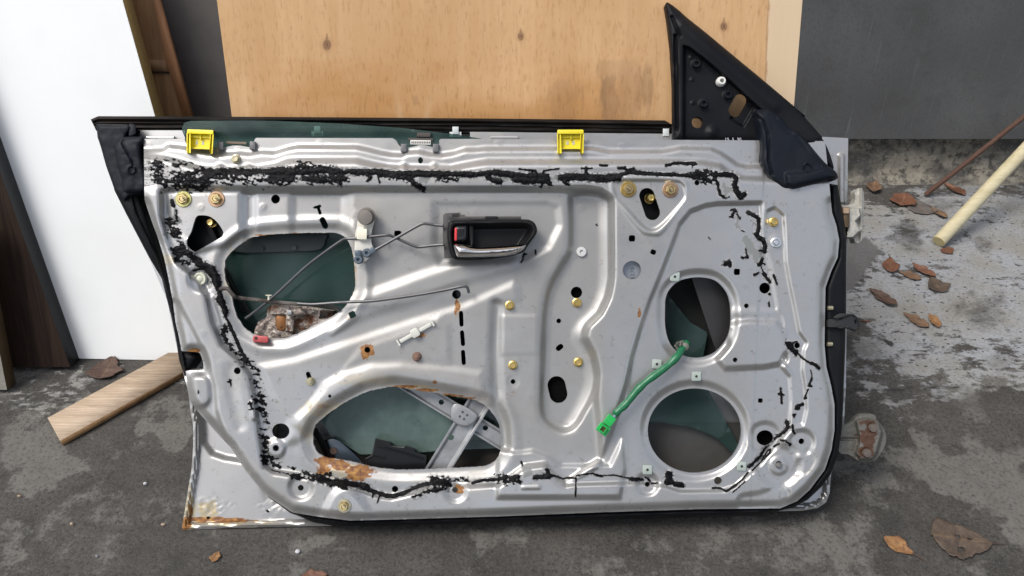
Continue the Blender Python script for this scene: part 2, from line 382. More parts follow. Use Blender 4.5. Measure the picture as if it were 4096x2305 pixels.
# ------------------------------------------------------------------ boards leaning on the wall
def board(name, BL, BR, TR, TL, y0, lean, th, mats, label, cat, res=None, attrs=None, up=1.0, group=None, bow=0.0):
    """corners in the drawing, on a plane that leans back; the board is a real slab th thick behind that face"""
    C = [lp(*p, y0, lean) for p in (BL, BR, TR, TL)]
    C[2] = C[1]+(C[2]-C[1])*up; C[3] = C[0]+(C[3]-C[0])*up
    nrm = np.array([0, -math.cos(lean), math.sin(lean)]); O = C[0].copy()
    nx, ny = res or (1, 1); U, W = np.meshgrid(np.linspace(0, 1, nx+1), np.linspace(0, 1, ny+1))
    P = C[0]*((1-U)*(1-W))[..., None]+C[1]*(U*(1-W))[..., None]+C[2]*(U*W)[..., None]+C[3]*((1-U)*W)[..., None]
    front = P.reshape(-1, 3); A = {}
    if attrs: px, py = proj(front); A = attrs(px, py)
    n, m = P.shape[:2]; i = np.arange(n*m).reshape(n, m)
    Q = np.stack([i[:-1, :-1], i[:-1, 1:], i[1:, 1:], i[1:, :-1]], -1).reshape(-1, 4).tolist()
    k = len(front); F8 = np.array([C[0], C[1], C[2], C[3]]); V = np.concatenate([front, F8, F8-nrm*th])
    a, b, c, d, e, f, g, h = range(k, k+8)
    S = [(b, a, e, f), (c, b, f, g), (d, c, g, h), (a, d, h, e), (e, h, g, f)]
    mi = [0]*len(Q)+[1]*5
    R = np.eye(3)
    o = mk(name, V-O, [tuple(x) for x in Q]+S, mats, None, False, attrs={kk: np.concatenate([v, np.zeros(8)]) for kk, v in A.items()} if A else None, mi=mi)
    o.location = tuple(O); return tag(o, label, cat, group)
LEAN = math.radians(21)
def m_ply():
    t = NT('plywood'); g = t.noise(70, 6, .6, t.stretch(1, .06, .06)); n = t.noise(5, 5); f = t.noise(260, 4, .6, t.stretch(1, .22, .22)); f2 = t.noise(190, 4, .6, t.stretch(1, .28, .28))
    c = t.mix(t.ramp(n, (.35, 0), (.65, 1)), (.52, .315, .15), (.62, .39, .205))
    gb = t.noise(9, 5, .6, t.stretch(1, .12, .12), 1.2)
    c = t.mix(t.math('MULTIPLY', t.ramp(gb, (.46, 0), (.58, 1)), .38), c, (.44, .25, .11))
    c = t.mix(t.math('MULTIPLY', t.ramp(g, (.4, 0), (.62, 1)), .4), c, (.46, .26, .105))
    low_tone = t.attr('wet'); c = t.mix(t.math('MULTIPLY', low_tone, .75), c, (.40, .185, .045))
    c = t.mix(t.math('MULTIPLY', t.ramp(f, (.54, 0), (.66, 1)), t.math('ADD', .34, t.math('MULTIPLY', low_tone, .5))), c, (.33, .165, .055))
    c = t.mix(t.math('MULTIPLY', t.ramp(f2, (.62, 0), (.7, 1)), .4), c, (.25, .13, .05))
    c = t.mix(t.math('MULTIPLY', t.attr('streak'), t.math('ADD', .35, t.math('MULTIPLY', f, .6))), c, (.60, .42, .25))
    c = t.mix(t.math('MULTIPLY', t.attr('mould'), t.math('ADD', .12, t.math('MULTIPLY', g, .85))), c, (.19, .105, .055))
    c = t.mix(t.attr('knot'), c, (.075, .03, .018)); c = t.mix(t.math('MULTIPLY', t.attr('halo'), .45), c, (.36, .19, .08))
    c = t.mix(t.math('MULTIPLY', t.attr('pale'), .9), c, t.mix(g, (.56, .42, .27), (.64, .5, .34)))
    c = t.mix(t.attr('seam'), c, (.24, .13, .06))
    t.bump(g, .25, .001); return t.done(c, .72)
def ply_attr(px, py):
    A = {}; z = np.zeros_like(px)
    A['wet'] = sm((py-150+(fbm(px/210, py/90, 3, 4)-.5)*420)/420)*sm((px-980)/120)*sm((2760-px)/300)  # plywood turns darker and more orange towards the bottom
    A['streak'] = np.maximum(sm(1-np.abs(px-1600-(py-470)*.12)/26), sm(1-np.abs(px-1705+(py-470)*.22)/24))*sm((py-330)/140)*.5
    mo = z
    for (x, y, rx, ry, a) in ((2440, 395, 42, 105, 1), (2515, 360, 60, 130, .6), (2590, 350, 26, 110, .75), (2250, 400, 75, 90, .45), (1665, 405, 15, 24, .7), (2470, 280, 90, 50, .45)):
        r = np.hypot((px-x)/rx, (py-y)/ry)+(fbm(px/22, py/70, int(x), 4, .6)-.5)*1.0
        mo = np.maximum(mo, a*sm((1.15-r)/.45))
    A['mould'] = mo; kn = z; ha = z
    for x, y, r in ((1308, 180, 16), (2083, 146, 12), (2895, 107, 13)):
        d = np.hypot((px-x)/r, (py-y)/(r*1.3)); kn = np.maximum(kn, sm((1.25-d)/.5)*(.65+.35*sm(np.abs(d-.55)*4)))
        up = np.hypot((px-x)/(r*.8*np.clip(1-(y-py)/(r*3.4), .05, 1)), 1)*0+np.abs(px-x)/(r*.85*np.clip(1-(y-py)/(r*3), .02, 1))
        kn = np.maximum(kn, .7*sm((1.1-up)/.6)*((py < y) & (py > y-r*3)))
        dn = np.abs(px-x-(py-y)*.06)/(5+0*px); ha = np.maximum(ha, sm(1.2-dn)*sm((py-y)/8)*sm((y+r*6-py)/60))
        ha = np.maximum(ha, .7*sm((2.3-d)/1.2))
    A['knot'] = kn; A['halo'] = ha
    e = 3074-(py)*.038+(fbm(px/9, py/26, 5, 3)-.5)*9
    A['pale'] = sm((px-e)/5); A['seam'] = .6*sm(1-np.abs(px-e)/5)
    return A
m_plyedge = simple('plywood_edge', (.36, .22, .11), .8, var=.3, sc=200)
board('plywood_sheet', (990, 955), (3133, 950), (3211, -10), (866, -10), .921, LEAN, .012, [m_ply(), m_plyedge],
      'tan plywood sheet with three dark knots and mould stains leaning behind the car door', 'plywood', (520, 200), ply_attr, 1.35)
m_white = simple('white_laminate', (.80, .81, .80), .32, var=.02, sc=25, bump=.02, grime=.12, gc=(.55, .5, .4))
m_chip = simple('chipboard', (.36, .235, .075), .85, var=.45, sc=330, bump=.5)
board('white_board', (292, 1434), (894, 1446), (487, -10), (-224, -10), 1.0515, LEAN, .034, [m_white, m_chip],
      'big glossy white laminate board with raw chipboard edge leaning at left', 'board', up=1.25)
def m_wood(name, c0, c1, sc=60, dirz=0, rough=.6, str_=.05, dk=(.05, .03, .02), dkf=.3, rot=(0, 0, 0)):
    t = NT(name); s = [1, 1, 1]; s = (1, str_, str_) if dirz == 0 else (str_, 1, 1)
    v = t.stretch(*s, rot); g = t.noise(sc, 6, .62, v, .4); g2 = t.noise(sc*4, 4, .6, v)
    c = t.mix(t.ramp(g, (.35, 0), (.65, 1)), c0, c1); c = t.mix(t.math('MULTIPLY', t.ramp(g2, (.55, 0), (.7, 1)), dkf), c, dk)
    t.bump(g2, .25, .0008); return t.done(c, rough, Specular_IOR_Level=.12 if name == 'wenge_wood' else .4)
m_plank = m_wood('brown_plank_wood', (.24, .13, .06), (.35, .205, .10), 90, dk=(.12, .06, .025), dkf=.5)
m_red = m_wood('red_wood', (.26, .12, .05), (.36, .17, .075), 70)
m_dkb = simple('dark_board', (.085, .076, .07), .75, var=.25, sc=30, bump=.2, grime=.3, gc=(.05, .046, .044))
board('blackened_board', (500, 1100), (1100, 1100), (1010, -10), (520, -10), 1.19, LEAN, .015, [m_dkb, m_dkb],
      'nearly black panel standing between the brown plank and the plywood', 'board', up=1.3)
# the brown plank, with a mortise cut through it
def plank():
    root = board('brown_plank', (672, 980), (905, 975), (612, -10), (330, -10), 1.143, LEAN, .02, [m_plank, m_red],
          'brown wooden plank with a cut mortise leaning beside the white board', 'plank', up=1.3)
    O = np.array(root.location); nr = np.array([0, -math.cos(LEAN), math.sin(LEAN)])
    loc = lambda x, y, h=0: np.stack([*np.moveaxis(np.array([lp(a, b, 1.143, LEAN) for a, b in zip(np.atleast_1d(x), np.atleast_1d(y))])-O+nr*np.atleast_1d(h)[:, None], -1, 0)], -1)
    m = MB(loc); m.plate(q(1, 0, 0)+[], 0, 0) if False else None
    m = MB(loc); m.plate(pr(560, 237, 673, 243, 690, 292, 574, 286), .0022, -.001, 0); m.build('lap_piece', m_plank, root, False)
    m = MB(loc); m.plate(pr(596, 284, 676, 287, 682, 294, 600, 294), .0034, .0005, 0); m.build('mortise', simple('mortise_dark', (.02, .01, .006), .9), root, False)
    m = MB(loc); m.plate(pr(671, 236, 622, -10, 640, -10, 800, 560, 770, 560), .010, -.002, 0)
    m.build('batten', m_red, root, False)
plank()
m_wenge = m_wood('wenge_wood', (.014, .008, .0058), (.030, .018, .0125), 120, str_=.04, rough=.6, dk=(.07, .048, .038), dkf=.22)
m_edge = simple('black_edging', (.017, .018, .018), .5, var=.1)
board('dark_brown_board', (20, 1470), (281, 1468), (-10, 660), (-260, 640), 1.017, LEAN, .036, [m_wenge, m_edge],
      'dark wenge board with black edge standing in front of the white board', 'board', up=1.6)
m_gry = simple('weathered_wood', (.20, .185, .16), .85, var=.3, sc=140); m_old = m_wood('old_edge_wood', (.10, .07, .035), (.19, .13, .07), 60)
board('grey_board', (-160, 1555), (28, 1560), (-60, 1120), (-260, 1110), .961, LEAN, .026, [m_gry, m_old],
      'weathered grey board with brown edge at the left end of the row', 'board', up=1.5)
def m_slate():
    t = NT('cement_board'); n = t.noise(12, 6, .6); f = t.noise(230, 5, .65, t.stretch(1, 1, .6)); s = t.noise(60, 6, .75, t.stretch(1.6, .045, .045, (0, math.radians(20), 0)), .25); sk = t.noise(3.5, 3)
    c = t.mix(t.ramp(n, (.35, 0), (.65, 1)), (.07, .0705, .07), (.106, .1065, .105))
    c = t.mix(t.math('MULTIPLY', t.ramp(f, (.5, 0), (.66, 1)), .5), c, (.05, .05, .05))
    c = t.mix(t.math('MULTIPLY', t.math('MULTIPLY', t.ramp(s, (.58, 0), (.74, 1)), .5), t.ramp(sk, (.42, .15), (.56, 1))), c, (.24, .25, .25)); c = t.mix(t.math('MULTIPLY', t.ramp(t.noise(6, 9, .72), (.46, 0), (.62, 1)), .6), c, (.042, .041, .039))
    t.bump(f, .5, .0012); return t.done(c, .75)
board('cement_board', (2650, 556), (4700, 556), (4700, -10), (2650, -10), 1.702, math.radians(6), .014, [m_slate(), m_dkb],
      'scratched dark grey cement board standing on the kerb at right', 'board', up=1.6)
m_wallc = simple('wall_concrete', (.16, .155, .145), .9, var=.2, sc=12, bump=.4)
mw = MB(lambda x, y, h=0: np.stack(np.broadcast_arrays(x, y, h), -1).astype(float))
mw.add([(-4, 2.0, 0), (4, 2.0, 0), (4, 2.0, 2.6), (-4, 2.0, 2.6), (-4, 2.2, 0), (4, 2.2, 0), (4, 2.2, 2.6), (-4, 2.2, 2.6)],
       [(0, 1, 2, 3), (5, 4, 7, 6), (3, 2, 6, 7), (1, 5, 6, 2), (4, 0, 3, 7)])
tag(mw.build('wall', m_wallc, None, False), 'concrete wall behind the leaning boards', 'wall')

# unseen roof behind the camera, added and sized to shape the panel's reflections
def hbox(m, x0, x1, y0, y1, z0, z1):
    m.add([(x0, y0, z0), (x1, y0, z0), (x1, y1, z0), (x0, y1, z0), (x0, y0, z1), (x1, y0, z1), (x1, y1, z1), (x0, y1, z1)], [(3, 2, 1, 0), (4, 5, 6, 7), (0, 1, 5, 4), (1, 2, 6, 5), (2, 3, 7, 6), (3, 0, 4, 7)])
LW = lambda x, y, h=0: np.stack(np.broadcast_arrays(x, y, h), -1).astype(float)
mh = MB(LW); hbox(mh, -1.2, .72, -1.9, -.55, 2.5, 2.58)
cp_ = mh.build('carport', simple('roof_boards', (.11, .09, .07), .85, var=.2, sc=10), None, False); tag(cp_, 'wooden carport roof on four posts over the spot the photo was taken from', 'carport')
for x in (-1.13, .65):
    for y in (-1.8, -.75): mh = MB(LW); hbox(mh, x-.06, x+.06, y-.06, y+.06, 0, 2.498); mh.build('post', simple('post_wood', (.12, .09, .06), .8), cp_, False)
# ------------------------------------------------------------------ things lying on the floor
W3 = lambda x, y, h=0: np.stack(np.broadcast_arrays(x, y, h), -1).astype(float)
m_oak = m_wood('pale_plank_wood', (.26, .19, .13), (.42, .325, .235), 170, 1, .7, .06, (.62, .52, .40), .5, (0, 0, math.radians(24)))
m_oake = m_wood('plank_side', (.22, .12, .05), (.36, .21, .10), 90, 1, .8, .1, rot=(0, 0, math.radians(24)))
def floor_plank():
    T = [gp(*p, .014) for p in ((190, 1672), (240, 1764), (800, 1450), (760, 1365))]
    o = np.array([T[0][0], T[0][1], 0]); V = np.array(T+[np.array([p[0], p[1], 0.002]) for p in T])-o
    ob = mk('floor_plank', V, [(0, 1, 2, 3), (1, 0, 4, 5), (2, 1, 5, 6), (3, 2, 6, 7), (0, 3, 7, 4), (7, 6, 5, 4)], [m_oak, m_oake], None, False, mi=[0, 1, 1, 1, 1, 1])
    ob.location = tuple(o); tag(ob, 'short pale wooden plank lying on the floor under the car door', 'plank')
floor_plank()
def pole(name, a, b, za, yb, r, mat, label, cat, part=None, pm=None, ext=1.25, n=16, taper=1.0, wob=0):
    A = gp(*a, za); d = ray(*b); B = CAM+d*(yb/d[1]); B = A+(B-A)*ext; k = 14
    C = np.array([A+(B-A)*t for t in np.linspace(0, 1, k)]); C += (np.random.RandomState(3).rand(k, 3)-.5)*wob
    m = MB(W3); m.sweep(C-A, np.linspace(r, r*taper, k), n); o = m.build(name, mat); o.location = tuple(A)
    if part: e = MB(W3); u = (B-A)/np.linalg.norm(B-A); e.sweep(np.array([-u*.0015, u*.001]), np.full(2, r*.985), n); e.build(part, pm, o)
    return tag(o, label, cat)
m_bam = m_wood('bamboo', (.40, .35, .215), (.50, .45, .30), 60, 1, .45, .08, (.30, .25, .13), .45, (0, math.radians(30), math.radians(40)))
pole('wooden_pole', (3756, 965), (4096, 603), .0146, 1.6, .0146, m_bam, 'thick pale yellow wooden pole leaning out of the right edge', 'pole', 'cut_end', simple('pole_end', (.5, .42, .22), .8))
pole('rusty_rod', (3702, 780), (4096, 468), .006, 1.674, .006, simple('rusty_steel', (.07, .034, .022), .85, var=.4, sc=120, bump=.5), 'thin rusty dark brown rod leaning on the cement board', 'rod', n=10, wob=.0015)

def m_leaf(name, c, c2):
    t = NT(name); n = t.noise(60, 5, .6); v = t.attr('vein')
    c = t.mix(t.ramp(n, (.35, 0), (.65, 1)), c, c2); c = t.mix(t.math('MULTIPLY', t.ramp(t.noise(220, 3), (.6, 0), (.68, 1)), .6), c, tuple(x*.3 for x in c2))
    c = t.mix(t.math('MULTIPLY', v, .22), c, (.24, .15, .08)); t.bump(t.math('ADD', n, v), .4, .001)
    return t.done(c, .65)
LM = {'dark': m_leaf('leaf_dark_brown', (.045, .022, .015), (.075, .04, .026)), 'tan': m_leaf('leaf_tan', (.095, .052, .028), (.15, .088, .048)),
      'orange': m_leaf('leaf_orange', (.095, .036, .02), (.14, .058, .028)), 'yellow': m_leaf('leaf_yellow', (.24, .125, .042), (.18, .085, .033)),
      'brown': m_leaf('leaf_brown', (.045, .032, .023), (.078, .054, .037)), 'grey': m_leaf('leaf_grey_brown', (.075, .066, .06), (.11, .097, .088)), 'black': m_leaf('leaf_black', (.012, .012, .014), (.03, .03, .03))}
def leaf(x, y, L, wr, deg, col, label, curl=.12, seed=0, fold=.15, blunt=.75, stalk=.35, ser=.03, hole=None):
    """L: length in drawing units; deg: where the stalk end points, in the drawing"""
    c = gp(x, y, 0); mp = np.linalg.norm(c-CAM)/F_PX; a = math.radians(deg)
    p2 = gp(x+math.cos(a)*20, y-math.sin(a)*20, 0); dr = (p2-c)/np.linalg.norm(p2-c); sd = np.array([-dr[1], dr[0], 0])
    L = L*1.04*np.linalg.norm(p2-c)/20
    n, m = 28, 15; T, S = np.meshgrid(np.linspace(0, 1, n), np.linspace(-1, 1, m), indexing='ij')
    wd = np.sin(np.pi*T**blunt)**.8*(1+ser*np.where(np.arange(n)[:, None] % 2, 1, -1))*(1+.5*(vn(T*5+seed, np.sign(S)*2+7, seed)-.5)+.22*(vn(T*14+seed, np.sign(S)*3, seed+2)-.5))
    wid = L*wr*.5*wd; u = (T-.5)*L; v = S*wid
    nz = fbm(T*4+seed*3, S*1.5+seed, seed, 3)-.35
    h = .0012+np.abs(nz)*curl*L*.7+fold*np.abs(v)*(.5+.8*vn(T*3, S*.7+1, seed+5))+curl*L*.5*(2*T-1)**2*.8+L*.05*(fbm(T*9, S*3, seed+9, 3)-.3)
    P = u[..., None]*dr+v[..., None]*sd+np.stack([0*h, 0*h, h], -1)
    i = np.arange(n*m).reshape(n, m); Q = np.stack([i[:-1, :-1], i[1:, :-1], i[1:, 1:], i[:-1, 1:]], -1).reshape(-1, 4)
    if hole:
        cu = (T[:-1, :-1]+T[1:, 1:]).ravel()/2; cv = (S[:-1, :-1]+S[1:, 1:]).ravel()/2; k = np.ones(len(Q), bool)
        for hu, hv, hr in hole: k &= np.hypot((cu-hu)*1.2, (cv-hv)*.5) > hr
        Q = Q[k]
    vein = np.maximum(sm(1-np.abs(v)/(L*.012)), .7*sm(1-np.abs(((T*7+np.abs(S)*1.3) % 1)-.5)/.14)*(np.abs(S) < .9))
    o = mk('dead_leaf', P.reshape(-1, 3), Q, LM[col], None, True, None, {'vein': vein.ravel()}); o.location = tuple(c)
    s = o.modifiers.new('thickness', 'SOLIDIFY'); s.thickness = .0005
    if stalk:
        e = P[-1, m//2]; mb = MB(W3); mb.sweep(np.array([e*.9+[0, 0, .0005], e+dr*L*stalk*.5+[0, 0, .0006-e[2]*.4], e+dr*L*stalk+sd*L*stalk*.12+[0, 0, .001-e[2]]]), [.0009, .0007, .0006], 6)
        mb.build('stalk', LM['dark'], o)
    return tag(o, label, 'leaf', 'dead leaves scattered on the floor')
leaf(432, 1478, 100, .98, 60, 'dark', 'dark red brown heart shaped leaf below the white board', .16, 31, .1, .62, .12, .05)
leaf(3610, 806, 52, .8, 60, 'orange', 'small orange leaf left of the rusty rod tip', .15, 2, .3)
leaf(3678, 830, 84, .85, 135, 'grey', 'grey brown round leaf at the tip of the rusty rod', .05, 3, .05, .6)
leaf(3752, 856, 70, .5, 145, 'tan', 'folded tan leaf between the rusty rod and the pale pole', .12, 4, .4)
leaf(3815, 762, 92, .45, 150, 'orange', 'red brown leaf caught under the rusty rod', .1, 5, .3, stalk=0)
leaf(3496, 757, 44, .6, 70, 'tan', 'small curled tan leaf below the kerb beside the hinge', .3, 6, .5, stalk=0)
leaf(3790, 1005, 46, .7, 20, 'orange', 'orange red leaf scrap under the cut end of the pole', .1, 7, .2, stalk=0)
leaf(3560, 1066, 56, .65, 95, 'orange', 'small red brown leaf with its stalk pointing up', .12, 8, .2)
leaf(3636, 1106, 92, .55, 160, 'tan', 'tan pointed leaf lying left in the cluster of three', .1, 9, .2)
leaf(3690, 1090, 104, .42, 150, 'orange', 'long orange brown curled leaf on top of the cluster', .18, 10, .45, stalk=0)
leaf(3743, 1143, 76, .85, 130, 'brown', 'round brown leaf lying right in the cluster of three', .1, 11, .15, .65)
leaf(3528, 1196, 122, .5, 150, 'dark', 'large dark brown curled leaf beside the door hinge strap', .14, 12, .35, stalk=.08)
leaf(3660, 1285, 112, .52, 150, 'tan', 'brown serrated leaf touching a yellow one', .12, 13, .2, ser=.07, stalk=0)
leaf(3733, 1287, 62, .5, 125, 'yellow', 'small orange yellow folded leaf beside the serrated leaf', .1, 14, .5, stalk=0)
leaf(3462, 1287, 42, .22, 175, 'orange', 'thin orange leaf sliver beside the door check strap', .1, 15, .3, stalk=0)
leaf(3552, 1373, 40, .55, 140, 'black', 'small black leaf scrap on the white painted floor', .1, 16, .3, stalk=0)
leaf(3592, 2187, 132, .6, -30, 'yellow', 'yellow brown birch leaf in the bottom right corner', .08, 17, .12, .8, .4, .08)
leaf(3846, 2160, 236, .78, -8, 'brown', 'large round brown leaf with holes in the bottom right corner', .04, 18, .05, .62, .22, .03, [(.45, .15, .05), (.62, .1, .045), (.42, -.55, .06)])
leaf(864, 2230, 46, .75, 60, 'yellow', 'torn orange leaf scrap on the floor below the door', .1, 19, .3, stalk=0, ser=.2)
leaf(1255, 2312, 110, .55, 10, 'orange', 'red brown leaf cut off by the bottom edge', .1, 20, .2, stalk=0)
leaf(4095, 702, 62, .6, 120, 'orange', 'orange leaf at the right edge above the pale pole', .15, 21, .3, stalk=0)
m_pb = simple('white_pebble', (.42, .42, .43), .6)
for (x, y, rx, ry, lb) in ((1192, 2210, 9, 7, 'round white pebble on the floor below the door'), (583, 1939, 10, 6, 'flat white pebble left of the rusty door corner'), (655, 2103, 11, 5, 'pale chip of wood near the rusty door corner'),
                           (290, 2100, 9, 5, 'pale chip of wood at the lower left of the floor'), (80, 1989, 10, 3, 'thin pale wood splinter at the left of the floor'), (390, 2229, 5, 4, 'tiny white pebble near the bottom left')):
    c = gp(x, y, 0); k = np.linalg.norm(c-CAM)/F_PX*(1 if x == 1192 else .7); m = MB(W3); rs = np.random.RandomState(x)
    V = [(math.cos(a)*math.cos(b)*rx*k*(1+.2*rs.rand()), math.sin(a)*math.cos(b)*ry*k*1.3, .003*math.sin(b)+.0025) for b in (-1.2, -.5, .2, .8, 1.3) for a in np.linspace(0, 2*math.pi, 9)[:-1]]
    m.add(V, [(i*8+j, i*8+(j+1) % 8, (i+1)*8+(j+1) % 8, (i+1)*8+j) for i in range(4) for j in range(8)]+[tuple(range(7, -1, -1)), tuple(range(32, 40))])
    o = m.build('pebble' if 'pebble' in lb else 'wood_chip', m_pb if 'pebble' in lb else m_oak); o.location = tuple(c); tag(o, lb, 'pebble' if 'pebble' in lb else 'wood chip', 'specks on the floor')
# ------------------------------------------------------------------ the car door
door = empty('car_door', CAM+ray(2000, 2095)*DIST); door.rotation_euler = (math.pi/2-TH, 0, 0)
tag(door, 'stripped silver car door leaning on its side against the boards, inner panel facing out', 'car door')
# outlines and openings of the inner panel, in drawing units
C1 = pr(540, 605, 570, 605, 654, 600, 673, 585, 735, 592, 781, 605, 828, 615, 890, 620, 952, 613, 999, 618, 1045, 610, 1100, 612, 1147, 597, 1193, 588, 1426, 590, 1473, 600, 1519, 612, 1566, 620, 1612, 622, 1628, 612, 1675, 608, 1721, 618, 1768, 622, 1814, 615, 1861, 600, 1900, 600, 1940, 596, 2366, 595, 2397, 600, 2434, 608, 2645, 607, 2680, 602, 2722, 593, 2845, 596, 2880, 612, 2914, 635, 2949, 660, 2984, 668, 3400, 667)
C2 = pr(540, 625, 592, 625, 657, 630, 719, 645, 766, 662, 812, 672, 859, 675, 878, 662, 906, 678, 968, 675, 990, 665, 1021, 675, 1100, 662, 1147, 643, 1193, 640, 1426, 640, 1488, 655, 1550, 667, 1597, 670, 1616, 660, 1634, 670, 1721, 672, 1737, 660, 1752, 670, 1800, 672, 1845, 662, 1900, 652, 1947, 645, 2700, 644, 2810, 648, 2880, 660, 2914, 685, 2967, 708, 3050, 713, 3400, 713)
OUT = pr(575, 556, 738, 556, 750, 590, 866, 590, 900, 590, 930, 583, 960, 583, 1012, 592) + pr(1018, 560, 1024, 552, 1570, 553, 1585, 562, 1594, 580, 1607, 589, 1640, 590, 1675, 581, 1700, 581, 1735, 590, 1757, 590, 1757, 560, 1763, 556, 2207, 557, 2212, 564, 2222, 568, 2232, 564, 2240, 558, 2336, 560, 2344, 566, 2352, 560, 2690, 560, 3030, 562, 3300, 565,
    3318, 745, 3328, 850, 3345, 900, 3357, 960, 3351, 1030, 3325, 1085, 3302, 1150, 3300, 1250, 3298, 1380, 3306, 1470, 3325, 1545, 3338, 1620, 3338, 1720, 3326, 1800, 3299, 1880, 3239, 1960, 3189, 2005, 3121, 2034, 3003, 2035, 2800, 2037, 2400, 2050, 2000, 2066, 1600, 2078, 1400, 2083, 1264, 2066, 1169, 2050, 1093, 2000, 1048, 1965, 979, 1880, 922, 1790, 865, 1730, 786, 1640, 763, 1610, 750, 1560, 745, 1500, 742, 1484,
    813, 1480, 814, 1460, 807, 1430, 799, 1412, 780, 1408, 726, 1405, 716, 1350, 702, 1290, 692, 1210, 671, 1100, 656, 1030, 631, 950, 605, 880, 578, 800)
OPL = crv(q(5, 1400, 465, 1700, 436, 2100, 424, 2350, 422, 2430, 432, 2510, 480)+q(6, 10, 600, 42, 740, 60, 900, 66, 1060, 55, 1160, 20, 1250)+q(10, 255, 90, 200, 140, 120, 200)+q(9, 2200, 285, 2000, 385, 1800, 470, 1700, 492, 1560, 492, 1430, 480, 1250, 390, 1180, 305, 1110, 190, 1070, 40)+q(5, 1040, 1180, 995, 1100, 965, 1000, 960, 850, 985, 740, 1080, 640, 1200, 545, 1300, 490), 3)
OPD = crv(q(14, 980, 126, 1100, 140, 1400, 188, 1700, 240, 1850, 268, 1960, 330, 2060, 445, 2108, 560, 2118, 690, 2115, 790, 2080, 880, 2000, 945, 1900, 968, 1500, 988, 1100, 1002, 900, 990, 720, 962, 600, 925, 400, 890, 300, 878, 220, 845, 160, 780, 135, 660, 150, 560, 200, 490, 350, 370, 550, 250, 750, 165), 3)
SPU = crv(pr(2660, 1230, 2663, 1190, 2680, 1155, 2715, 1125, 2760, 1112, 2810, 1110, 2860, 1122, 2898, 1158, 2917, 1200, 2923, 1250, 2921, 1310, 2904, 1360, 2865, 1405, 2820, 1427, 2770, 1431, 2720, 1415, 2680, 1375, 2661, 1310), 3)
SPD = ell(2778, 1723, 187, 169, 60)
TRH = crv(q(5, 600, 215, 640, 198, 760, 210, 860, 280, 940, 400, 938, 450, 900, 490, 600, 660, 560, 662, 490, 610, 470, 560, 480, 500, 530, 410, 575, 260), 3)
HOLES = [OPL, OPD, SPU, SPD, TRH, ell(1102, 797, 18), rect(1270, 827, 35, 10, -18), rect(1277, 843, 13, 34, -18), pill(1290, 880, 1301, 904, 12),
         rect(1591, 934, 28, 22), ell(1826, 1178, 18), rect(2528, 954, 26, 25), rect(2613, 1009, 22, 20, 18), rect(2948, 1088, 25, 25), rect(1409, 1259, 26, 26, -22), rect(3042, 1603, 20, 18),
         ell(2528, 1081, 37), ell(2306, 1170, 23), ell(2235, 1284, 10), pill(2234, 1394, 2243, 1387, 11), pill(2226, 1541, 2234, 1577, 36), ell(2052, 1527, 10),
         pill(1844, 1252, 1846, 1299, 8.5), pill(1848, 1330, 1852, 1377, 8.5), pill(1852, 1408, 1855, 1453, 8.5), ell(1469, 1400, 12), ell(1319, 1585, 7), ell(949, 1484, 14),
         ell(1123, 1725, 35, 31), ell(1103, 1793, 13), ell(1203, 1952, 12), ell(1580, 1957, 13), ell(1820, 1960, 12), ell(2590, 1938, 11), ell(2872, 1923, 16), ell(3060, 1752, 34, 31),
         ell(3206, 1766, 12), ell(3115, 1860, 13, 16), ell(3059, 1153, 22), ell(2986, 1224, 10), ell(2941, 1440, 10), ell(3189, 1383, 12), ell(2788, 731, 11), ell(1682, 642, 10, 13),
         pill(2588, 783, 2610, 850, 31), pill(1232, 1496, 1238, 1512, 9), ell(3136, 1327, 4)]
